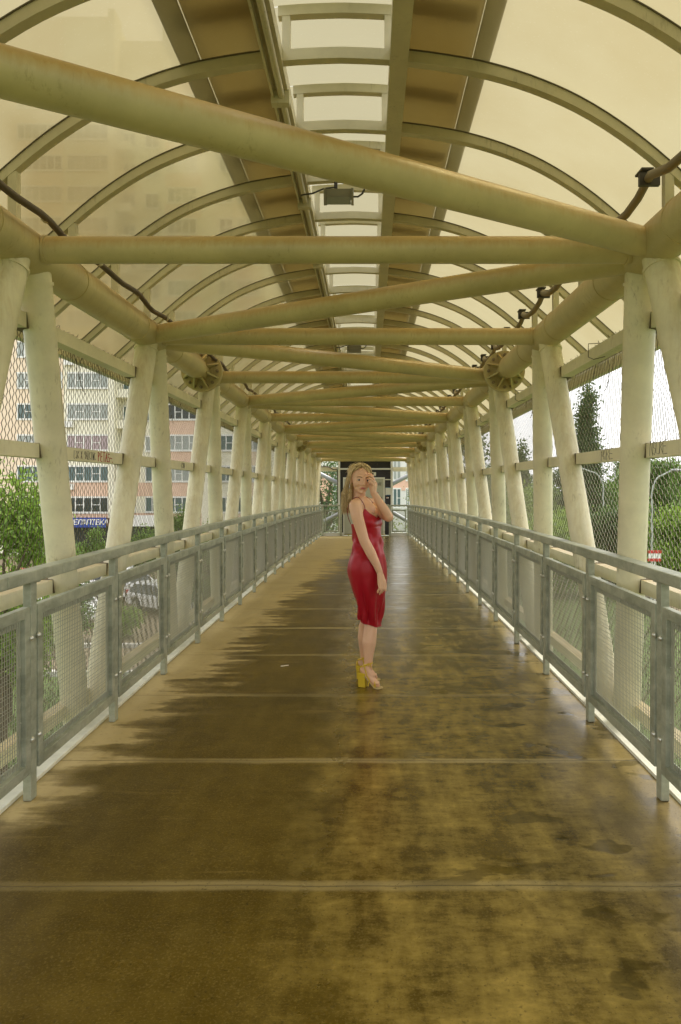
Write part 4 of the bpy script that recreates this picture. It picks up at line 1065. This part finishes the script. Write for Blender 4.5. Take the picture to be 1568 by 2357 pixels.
# torso
rows = []; th = np.linspace(0, 2*math.pi, 33)[:-1]
def ring(cx, cy, z, a, b): return [Vector((cx, cy, z))+fv*a*math.cos(t_)+lv*b*math.sin(t_) for t_ in th]
R_ = []
for z in np.linspace(.62, 1.24, 20):
    cx, a, b = sec(z); R_.append(ring(cx, 0, z, a*.885, b*.885))
for (z, cx, a, b) in ((1.28, -.030, .090, .140), (1.32, -.042, .078, .150), (1.345, -.05, .066, .135), (1.365, -.055, .055, .10), (1.385, -.06, .048, .06)): R_.append(ring(cx, 0, z, a, b))
vs = [v for r in R_ for v in r]; n = len(th); fs = []
for j in range(len(R_)-1):
    for i in range(n): fs.append((j*n+i, j*n+(i+1) % n, (j+1)*n+(i+1) % n, (j+1)*n+i))
fs += [tuple(range(n))[::-1], tuple(range((len(R_)-1)*n, len(R_)*n))]
B.add(vs, fs, True)
capsule(B, (-.072, .015, 1.33), (-.066, .012, 1.45), .053, .047)
chain(B, [(-.065, -.05, 1.365), (-.09, -.135, 1.335)], [.035, .045])            # shoulder slopes
chain(B, [(-.05, .05, 1.365), (.02, .14, 1.335)], [.035, .045])
# near (right) arm, hanging
chain(B, [(-.092, -.150, 1.325), (-.080, -.168, 1.25), (-.030, -.178, 1.08), (.020, -.178, .985), (.062, -.172, .90), (.084, -.168, .845)], [.050, .045, .037, .037, .028, .0235])
# near hand
for k, (dx, dy) in enumerate(((-.012, -.012), (-.004, -.004), (.006, .006), (.014, .014))):
    chain(B, [(.086+dx*.5, -.168+dy, .835), (.098+dx*1.6, -.170+dy*1.6, .765)], [.017, .0125])
fl_ = [(.078, -.192, .76, .050, -.010), (.092, -.180, .755, .058, -.002), (.107, -.168, .757, .052, .004), (.122, -.156, .765, .045, .006)]
for (x, y, z, L_, c) in fl_:
    chain(B, [(x, y, z), (x+.004, y, z-L_*.5), (x-.004+c*.3, y+.008, z-L_*.85), (x-.010, y+.016, z-L_*1.12)], [.0092, .0085, .0078, .0068], 10)
chain(B, [(.092, -.15, .82), (.118, -.150, .785), (.126, -.158, .745), (.124, -.166, .718)], [.013, .0105, .0092, .0075], 10)
# far (left) arm, raised to the face
EL = Vector((.150, -.035, 1.243)); WR = Vector((.036, -.070, 1.425))
chain(B, [(.022, .145, 1.325), (.07, .08, 1.285), EL], [.047, .043, .037])
chain(B, [EL, EL.lerp(WR, .3), EL.lerp(WR, .7), WR], [.036, .037, .029, .0235])
capsule(B, (.036, -.07, 1.43), (.044, -.060, 1.485), .024, .024)
capsule(B, (.036, -.085, 1.43), (.036, -.082, 1.475), .016, .018)
for (k, kn, mid, tip) in ((0, (.045, -.045, 1.505), (.030, -.062, 1.548), (-.004, -.074, 1.562)), (1, (.048, -.060, 1.502), (.030, -.082, 1.535), (-.006, -.092, 1.548)),
                        (2, (.045, -.075, 1.492), (.026, -.098, 1.513), (.000, -.104, 1.527)), (3, (.038, -.088, 1.478), (.020, -.106, 1.492), (.004, -.106, 1.505))):
    mid2 = (Vector(mid)+Vector(tip))/2+Vector((.004, -.004, .003))
    chain(B, [kn, mid, mid2, tip], [.0105, .0092, .0083, .0070], 10)
chain(B, [(.028, -.06, 1.44), (.012, -.06, 1.465), (.0, -.066, 1.49)], [.015, .0105, .0085], 10)
# legs
chain(B, [(.0, -.055, .80), (.012, -.050, .62), (.014, -.038, .49), (.016, -.048, .41), (.006, -.060, .32), (.002, -.072, .22), (.001, -.076, .150)], [.070, .050, .042, .050, .054, .036, .0285])
chain(B, [(-.01, .055, .80), (-.005, .055, .62), (-.008, .075, .47), (-.024, .105, .40), (-.031, .115, .32), (-.034, .13, .22), (-.030, .135, .160)], [.070, .056, .048, .050, .050, .034, .0275])
def foot(hx, hy, tx_, ty_):
    h = Vector((hx, hy, .125)); t_ = Vector((tx_, ty_, .030))
    capsule(B, h, h.lerp(t_, .75)+Vector((0, 0, -.01)), .027, .026); capsule(B, h.lerp(t_, .75)+Vector((0, 0, -.01)), t_+Vector((0, 0, -.006)), .027, .016)
    u_ = (t_-h).normalized(); s_ = Vector((-u_.y, u_.x, 0)).normalized()
    capsule(B, h+u_*.02+Vector((0, 0, .03)), h.lerp(t_, .6)+Vector((0, 0, .018)), .027, .02)
    for k in range(5):
        b_ = t_-u_*.016+s_*(k-2)*.0105; capsule(B, b_, b_+Vector((u_.x, u_.y, 0))*(.026-.004*abs(k-1.2)), .0085, .0068, 8)
    return h, t_, u_, s_
FT = [foot(-.036, -.082, .070, -.125), foot(-.052, .135, .055, .100)]
# head
hell(B, (0, .012, .030), (.072, .090, .083)); hell(B, (0, -.033, -.014), (.061, .057, .078)); hell(B, (0, -.034, -.058), (.049, .048, .042))
hell(B, (0, -.062, -.088), (.021, .018, .016)); hell(B, (-.032, -.057, -.026), (.027, .025, .030)); hell(B, (.032, -.057, -.026), (.027, .025, .030))
capsule(B, hp(0, -.085, .008), hp(0, -.104, -.032), .0065, .0098, 10)
for sx in (-1, 1):
    capsule(B, hp(sx*.008, -.092, -.037), hp(sx*.012, -.088, -.037), .0068, .0062, 10)
    capsule(B, hp(sx*.014, -.083, .020), hp(sx*.046, -.066, .021), .0085, .007, 10)
    hell(B, (sx*.070, .004, -.014), (.010, .016, .028), 12, 10)
capsule(B, hp(-.016, -.080, -.061), hp(.016, -.080, -.061), .010, .010, 10)
body = remesh(B, 'body', SK, wo_, .0036, 3)
# face details
lips = MB(); 
for sx in (-1, 1): capsule(lips, hp(0, -.0905, -.0580), hp(sx*.0215, -.0855, -.0612), .0036, .0018, 10)
capsule(lips, hp(-.009, -.0890, -.0640), hp(.009, -.0890, -.0640), .0042, .0042, 10); capsule(lips, hp(-.018, -.0868, -.0622), hp(.018, -.0868, -.0622), .0026, .0026, 10)
remesh(lips, 'lips', simple('lip_skin', (.40, .075, .07), .35), wo_, .0012, 1)
for sx in (-1, 1):
    ec = (sx*.0305, -.0755, -.004)
    mb = MB(); mb.ell(hp(*ec), (.0140, .0072, .0070), HR); ey = mb.build('eye', simple('eye_white', (.62, .60, .56), .2), wo_)
    mb = MB(); mb.ell(hp(ec[0]-.001, ec[1]-.0035, ec[2]), (.0068, .0050, .0066), HR); mb.build('iris', simple('iris_brown', (.05, .035, .025), .15), ey)
    mb = MB(); mb.tube([hp(ec[0]+a*.0135, ec[1]-.0050+abs(a)*.005, ec[2]+.0062-a*a*.004) for a in np.linspace(-1, 1, 9)], [.0014, .0022, .0028, .0031, .0031, .0031, .0028, .0022, .0014], 6); mb.build('eyelashes', simple('lash', (.05, .03, .02)), ey)
    mb = MB(); mb.tube([hp(sx*(.012+.036*k), -.0905+.016*k*k+.004*k, .0165+.0055*math.sin(k*2.4)-.002*k) for k in np.linspace(0, 1, 8)], [.0016, .0025, .0028, .0027, .0024, .002, .0016, .001], 6); mb.build('eyebrow', simple('brow_hair', (.19, .11, .05)), wo_)
# dress
DRESS = NT('red_satin')
c1 = DRESS.mix(DRESS.noise(3, 4), (.29, .004, .011), (.43, .010, .024)); DRESS.setc(c1); DRESS.rough(.35)
DRESS.b.inputs['Specular IOR Level'].default_value = .6; DRESS.b.inputs['Specular Tint'].default_value = (1, .45, .45, 1); DRESS.b.inputs['Anisotropic'].default_value = .5
DRESS.bump(DRESS.noise(1, 3, .5, DRESS.mapping((22, 22, 4)), .4), .25, .012); DRESS = DRESS.m
def ztop(t_):
    dgr = math.degrees(t_) % 360; dgr = dgr-360 if dgr > 180 else dgr
    return float(np.interp(dgr, [-180, -150, -115, -82, -52, -34, 0, 38, 62, 85, 115, 150, 180], [1.180, 1.188, 1.195, 1.225, 1.310, 1.272, 1.236, 1.262, 1.285, 1.22, 1.195, 1.185, 1.180]))
def zhem(t_):
    q = fv*math.cos(t_)+lv*math.sin(t_)
    return .452-.022*q.x*1.2 + .022*max(0, q.y) + .003*math.sin(5*t_+1)
NT_, NZ = 128, 120; vs = []
def folds(t_, z):
    d = 0
    k1 = max(0, min(1, (.80-z)/.25)); k1 *= 1
    k3 = max(0, min(1, (z-.44)/.06)); k1 *= .12+.88*k3
    d += k1*(.0115*math.sin(6*t_+11*z+.6)+.0050*math.sin(11*t_-17*z+2)+.0028*math.sin(19*t_+5*z))
    k2 = math.exp(-((z-1.03)/.09)**2)
    d += k2*(.0065*math.sin(4*t_+34*z+1)+.0045*math.sin(7*t_-46*z+2.0))
    d += .0022*math.sin(11*t_+z*6)*math.exp(-((z-.9)/.12)**2)
    # seam running down the near front
    ds = (t_-math.radians(-22)+math.pi) % (2*math.pi)-math.pi
    d -= .0025*math.exp(-(ds/.03)**2)*(1 if .5 < z < .95 else 0); d += .0014*math.exp(-(ds/.12)**2)*math.sin(z*150)*(1 if .50 < z < .75 else 0)
    d -= .0035*math.exp(-((z-1.155-.02*math.cos(t_))/.006)**2)*(1 if math.cos(t_) > -.2 else 0)
    return d
for j in range(NZ+1):
    for i in range(NT_):
        t_ = 2*math.pi*i/NT_; z = zhem(t_)+(ztop(t_)-zhem(t_))*j/NZ
        cx, a, b = sec(z)
        rr_ = folds(t_, z)
        for tb in (-38, 38):
            db = (t_-math.radians(tb)+math.pi) % (2*math.pi)-math.pi
            rr_ += .020*math.exp(-(db/.38)**2-((z-1.205)/.045)**2)
        for tb in (180-28, 180+28):
            db = (t_-math.radians(tb)+math.pi) % (2*math.pi)-math.pi
            rr_ += .010*math.exp(-(db/.5)**2-((z-.84)/.07)**2)
        sq = (abs(math.cos(t_))**2.2+abs(math.sin(t_))**2.2)**(-1/2.2)
        p = Vector((cx, 0, z))+fv*(a*math.cos(t_)*sq)+lv*(b*math.sin(t_)*sq)
        q = (fv*math.cos(t_)+lv*math.sin(t_)); p += q*rr_
        vs.append(p)
fs = [(j*NT_+i, j*NT_+(i+1) % NT_, (j+1)*NT_+(i+1) % NT_, (j+1)*NT_+i) for j in range(NZ) for i in range(NT_)]
mb = MB(); mb.add(vs, fs, True); dr = mb.build('dress', DRESS, wo_); sd = dr.modifiers.new('t', 'SOLIDIFY'); sd.thickness = .0025; sd.offset = -1
mb = MB(); mb.tube([vs[i % NT_]+Vector((0, 0, .002)) for i in range(NT_+1)], .0022, 6); mb.build('hem', DRESS, dr)
def top_pt(dg_): t_ = math.radians(dg_); i = int(round((t_ % (2*math.pi))/(2*math.pi)*NT_)) % NT_; return vs[NZ*NT_+i]
strap = simple('strap_fabric', (.22, .015, .02), .5)
def sp3(P, n=8):
    P = [Vector(p) for p in P]; out = []
    for i in range(len(P)-1):
        a, b, c, d_ = P[max(i-1, 0)], P[i], P[i+1], P[min(i+2, len(P)-1)]
        for k in range(n):
            t_ = k/n; out.append(.5*((2*b)+(c-a)*t_+(2*a-5*b+4*c-d_)*t_*t_+(3*b-a-3*c+d_)*t_**3))
    out.append(P[-1]); return out
mb = MB(); mb.tube(sp3([top_pt(-52), (-.036, -.128, 1.345), (-.075, -.118, 1.390), (-.118, -.098, 1.368), (-.150, -.075, 1.310), (-.150, -.06, 1.25), top_pt(-150)]), .0028, 6)
mb.tube(sp3([top_pt(62), (.035, .09, 1.345), (-.02, .07, 1.392), (-.08, .07, 1.36), (-.11, .07, 1.27), top_pt(150)]), .0028, 6)
mb.build('strap', strap, dr)
# hair
HM = NT('blonde_hair'); gi = HM.n('ShaderNodeNewGeometry')
HM.setc(HM.ramp(gi.outputs['Random Per Island'], [(0, (.26, .17, .06)), (.35, (.52, .36, .14)), (.7, (.72, .54, .25)), (1, (.90, .75, .45))])); HM.rough(.42); HM = HM.m
HB = simple('hair_underlayer', (.48, .32, .12), .55, var=.35, scale=40)
H = MB()
H.ell(hp(0, .026, .040), (.079, .090, .081), HR); H.ell(hp(0, -.022, .076), (.050, .028, .030), HR); H.ell(hp(-.052, -.004, .048), (.017, .026, .034), HR); H.ell(hp(.050, -.004, .048), (.017, .026, .034), HR)
chain(H, [hp(-.040, .035, .03), (-.140, .02, 1.47), (-.156, .01, 1.39), (-.163, .01, 1.32)], [.044, .034, .031, .018])
chain(H, [hp(-.03, .07, .0), (-.13, .05, 1.42), (-.14, .03, 1.33)], [.055, .045, .03])
capsule(H, hp(.04, .05, .02), hp(.03, .06, -.06), .05, .03)
hb = remesh(H, 'hair', HB, wo_, .004, 2)
rs = random.Random(21); mb = MB()
def onhead(az, el, k=1.0):     # az 0 = face, + to viewer's right
    c = math.cos(el); return hp(.081*k*c*math.sin(az), .022-.096*k*c*math.cos(az), .034+.090*k*math.sin(el))
for i in range(1100):
    right = i % 4 == 3
    w = rs.random()
    part = -.12+rs.uniform(-.05, .05)
    st_el = R(rs.uniform(44, 88)); az0 = part if rs.random() < .7 else part+rs.uniform(-.9, .9)
    p0 = onhead(az0, st_el, 1.0)
    kk = rs.uniform(.98, 1.08)
    if not right:
        azm = -R(rs.uniform(68, 160)); p1 = onhead(-R(rs.uniform(34, 80) if i % 2 else rs.uniform(80, 130)), R(rs.uniform(22, 48)), 1.10); p2 = onhead(azm, R(rs.uniform(-5, 10)), 1.0+.05*rs.random())
        f_ = rs.random(); x3 = -.126-.060*f_; y3 = rs.uniform(-.035, .05)
        p3 = Vector((x3+rs.uniform(-.008, .008), y3, 1.43)); z4 = rs.uniform(1.255, 1.36); 
        wv = .008*math.sin(f_*9+1); p4 = Vector((x3-.010+rs.uniform(-.006, .006)+wv, y3+rs.uniform(-.01, .01), z4+.07)); p5 = Vector((p4.x+rs.uniform(-.012, .010)-wv, p4.y+rs.uniform(-.01, .01), z4))
        P = [p0, p1, p2, p3, p4, p5]
    else:
        azm = R(rs.uniform(35, 130)); p1 = onhead((az0+azm)/2, R(rs.uniform(34, 55)), kk*1.02); p2 = onhead(azm, R(rs.uniform(-5, 15)), kk*1.02)
        p3 = hp(.058+rs.uniform(-.01, .012), rs.uniform(.0, .06), -.05); p4 = hp(.04+rs.uniform(-.02, .02), rs.uniform(.03, .08), -.12)
        P = [p0, p1, p2, p3, p4]
    Q = sp3(P, 5); n = len(Q); r0 = rs.uniform(.0008, .0018)
    mb.tube(Q, [r0*min(1, .5+j/3)*(1 if j < n*.7 else max(.15, 1-(j-n*.7)/(n*.32))) for j in range(n)], 4, False)
for i in range(420):           # locks swept from the parting along the hairline
    lf = i % 3 != 0; sg = -1 if lf else 1
    p0 = onhead(-.12+rs.uniform(-.06, .06), R(rs.uniform(50, 74)), 1.10)
    a1 = sg*R(rs.uniform(26, 48)); p1 = onhead(a1, R(rs.uniform(38, 52)), 1.20)
    p2 = onhead(sg*R(rs.uniform(60, 88)), R(rs.uniform(10, 28)), 1.15)
    if lf:
        f_ = rs.random(); p3 = Vector((-.130-.030*f_, rs.uniform(-.02, .04), 1.44)); p4 = Vector((-.142-.045*f_, rs.uniform(-.02, .03), rs.uniform(1.27, 1.35))); P = [p0, p1, p2, p3, p4]
    else: P = [p0, p1, p2, hp(.062, rs.uniform(.02, .06), -.04)]
    Q = sp3(P, 6); n = len(Q); r0 = rs.uniform(.0009, .0020)
    mb.tube(Q, [r0*(1 if j < n*.7 else max(.15, 1-(j-n*.7)/(n*.32))) for j in range(n)], 4, False)
for i in range(26):            # flyaway wisps
    az = rs.uniform(-2.2, 1.2); el = R(rs.uniform(30, 85)); p0 = onhead(az, el, 1.0); p1 = onhead(az-.4, el-.1, 1.13+rs.uniform(0, .12)); p2 = onhead(az-.9, el-.5, 1.10+rs.uniform(0, .2))
    mb.tube(sp3([p0, p1, p2], 6), .0006, 3, False)
mb.build('strands', HM, hb)
# sandals
YEL = simple('yellow_suede', (.66, .46, .02), .7, var=.10, scale=30); YSOLE = simple('sole', (.55, .42, .20), .6)
for (h, t_, u_, s_) in FT:
    uu = Vector((u_.x, u_.y, 0)).normalized()
    mb = MB(); bx = []
    for z, e in ((.0, .027), (.055, .028), (.104, .032)):
        c = Vector((h.x, h.y, z))+uu*(-.006 if z else -.004); bx += [c-uu*e-s_*e*.9, c+uu*e-s_*e*.9, c+uu*e+s_*e*.9, c-uu*e+s_*e*.9]
    mb.add(bx, [(3, 2, 1, 0), (8, 9, 10, 11)]+[(k*4+i, k*4+(i+1) % 4, (k+1)*4+(i+1) % 4, (k+1)*4+i) for k in (0, 1) for i in range(4)])
    sdl = mb.build('sandal', YEL, wo_, .004)
    mb = MB(); n = 10; vs_ = []
    for k in range(n+1):
        f_ = k/n; p = Vector((h.x, h.y, 0))-uu*.03+(Vector((t_.x, t_.y, 0))+uu*.036-(Vector((h.x, h.y, 0))-uu*.03))*f_
        z = float(np.interp(f_, [0, .18, .45, .68, .82, 1], [.104, .100, .055, .016, .008, .010])); w = float(np.interp(f_, [0, .15, .45, .75, .92, 1], [.018, .028, .026, .038, .030, .012]))
        for a, b in ((-1, 0), (1, 0), (1, -.007), (-1, -.007)): vs_.append(p+s_*w*a+Vector((0, 0, z+b)))
    mb.add(vs_, [(k*4+i, k*4+(i+1) % 4, (k+1)*4+(i+1) % 4, (k+1)*4+i) for k in range(n) for i in range(4)]+[(0, 1, 2, 3), (n*4+3, n*4+2, n*4+1, n*4)])
    mb.build('sole', YSOLE, sdl)
    mb = MB()
    def loop(c, ax, rx, rz, tilt=0, a0=0, a1=6.3): return [Vector(c)+ax*math.cos(a)*rx+uu*math.sin(a)*rx*.95+Vector((0, 0, rz*math.sin(a))) for a in np.linspace(a0, a1, 22)]
    an = Vector((h.x, h.y, 0))+uu*.030
    def band(P, w): mb.tube(P, w, 6)
    band(loop(an+Vector((0, 0, .172))+uu*.006, s_, .036, .008), .0042)
    for sg in (-1, 1):
        band([h-uu*.028+Vector((0, 0, .020))+s_*sg*.004, h-uu*.008+s_*sg*.031+Vector((0, 0, .026)), an+s_*sg*.036+uu*.014+Vector((0, 0, .168))], .0042)
        band([an+s_*sg*.034-uu*.012+Vector((0, 0, .170)), h.lerp(t_, .35)+s_*sg*.031+Vector((0, 0, -.002)), h.lerp(t_, .55)+s_*sg*.031+Vector((0, 0, -.018))], .0046)
    band([h-uu*.030-s_*.02+Vector((0, 0, -.012)), h-uu*.034+Vector((0, 0, .006)), h-uu*.030+s_*.02+Vector((0, 0, -.012))], .007)
    for f_, hh, sl_ in ((.66, .040, 1), (.72, .036, -1), (.90, .026, .5)):
        c = h.lerp(t_, f_); zc = float(np.interp(f_, [.6, .8, 1], [.03, .018, .012]))
        band([Vector((c.x, c.y, 0))+s_*(.034 if f_ < .9 else .026)*math.cos(a)+uu*.024*math.cos(a)*sl_+Vector((0, 0, zc-.010+(hh+.010)*math.sin(a))) for a in np.linspace(0, math.pi, 12)], .0042)
    kn_ = an+s_*-.030+uu*.024+Vector((0, 0, .176))
    for a in (0, 1, 2.4): band([kn_, kn_+Vector((.012*math.cos(a*2), -.008, .012*math.sin(a*2))), kn_+Vector((.022*math.cos(a*2-.5), -.006, -.02+.012*math.sin(a)))], .0032)
    mb.build('sandal_straps', YEL, sdl)
mb = MB(); e = hp(-.078, -.004, -.034); mb.ell(e, (.003, .003, .003)); mb.tube([e, e+Vector((0, 0, -.028))], .0014, 5); mb.ell(e+Vector((0, 0, -.03)), (.003, .003, .004))
mb.build('earring', simple('silver', (.75, .75, .72), .15, .9), wo_)
mb = MB(); mb.tube(sp3([(-.108, -.045, 1.392), (-.070, -.078, 1.362), (-.010, -.086, 1.318), (.040, -.072, 1.268), (.040, -.03, 1.30), (.005, .02, 1.35), (-.02, .06, 1.385)]), .0011, 4); mb.build('necklace', simple('thin_chain', (.35, .25, .18), .3, .6), wo_)
for o in list(S.objects):
    if o.parent is None and o.type == 'MESH' and 'kind' not in o and 'category' not in o: o['category'] = 'litter'
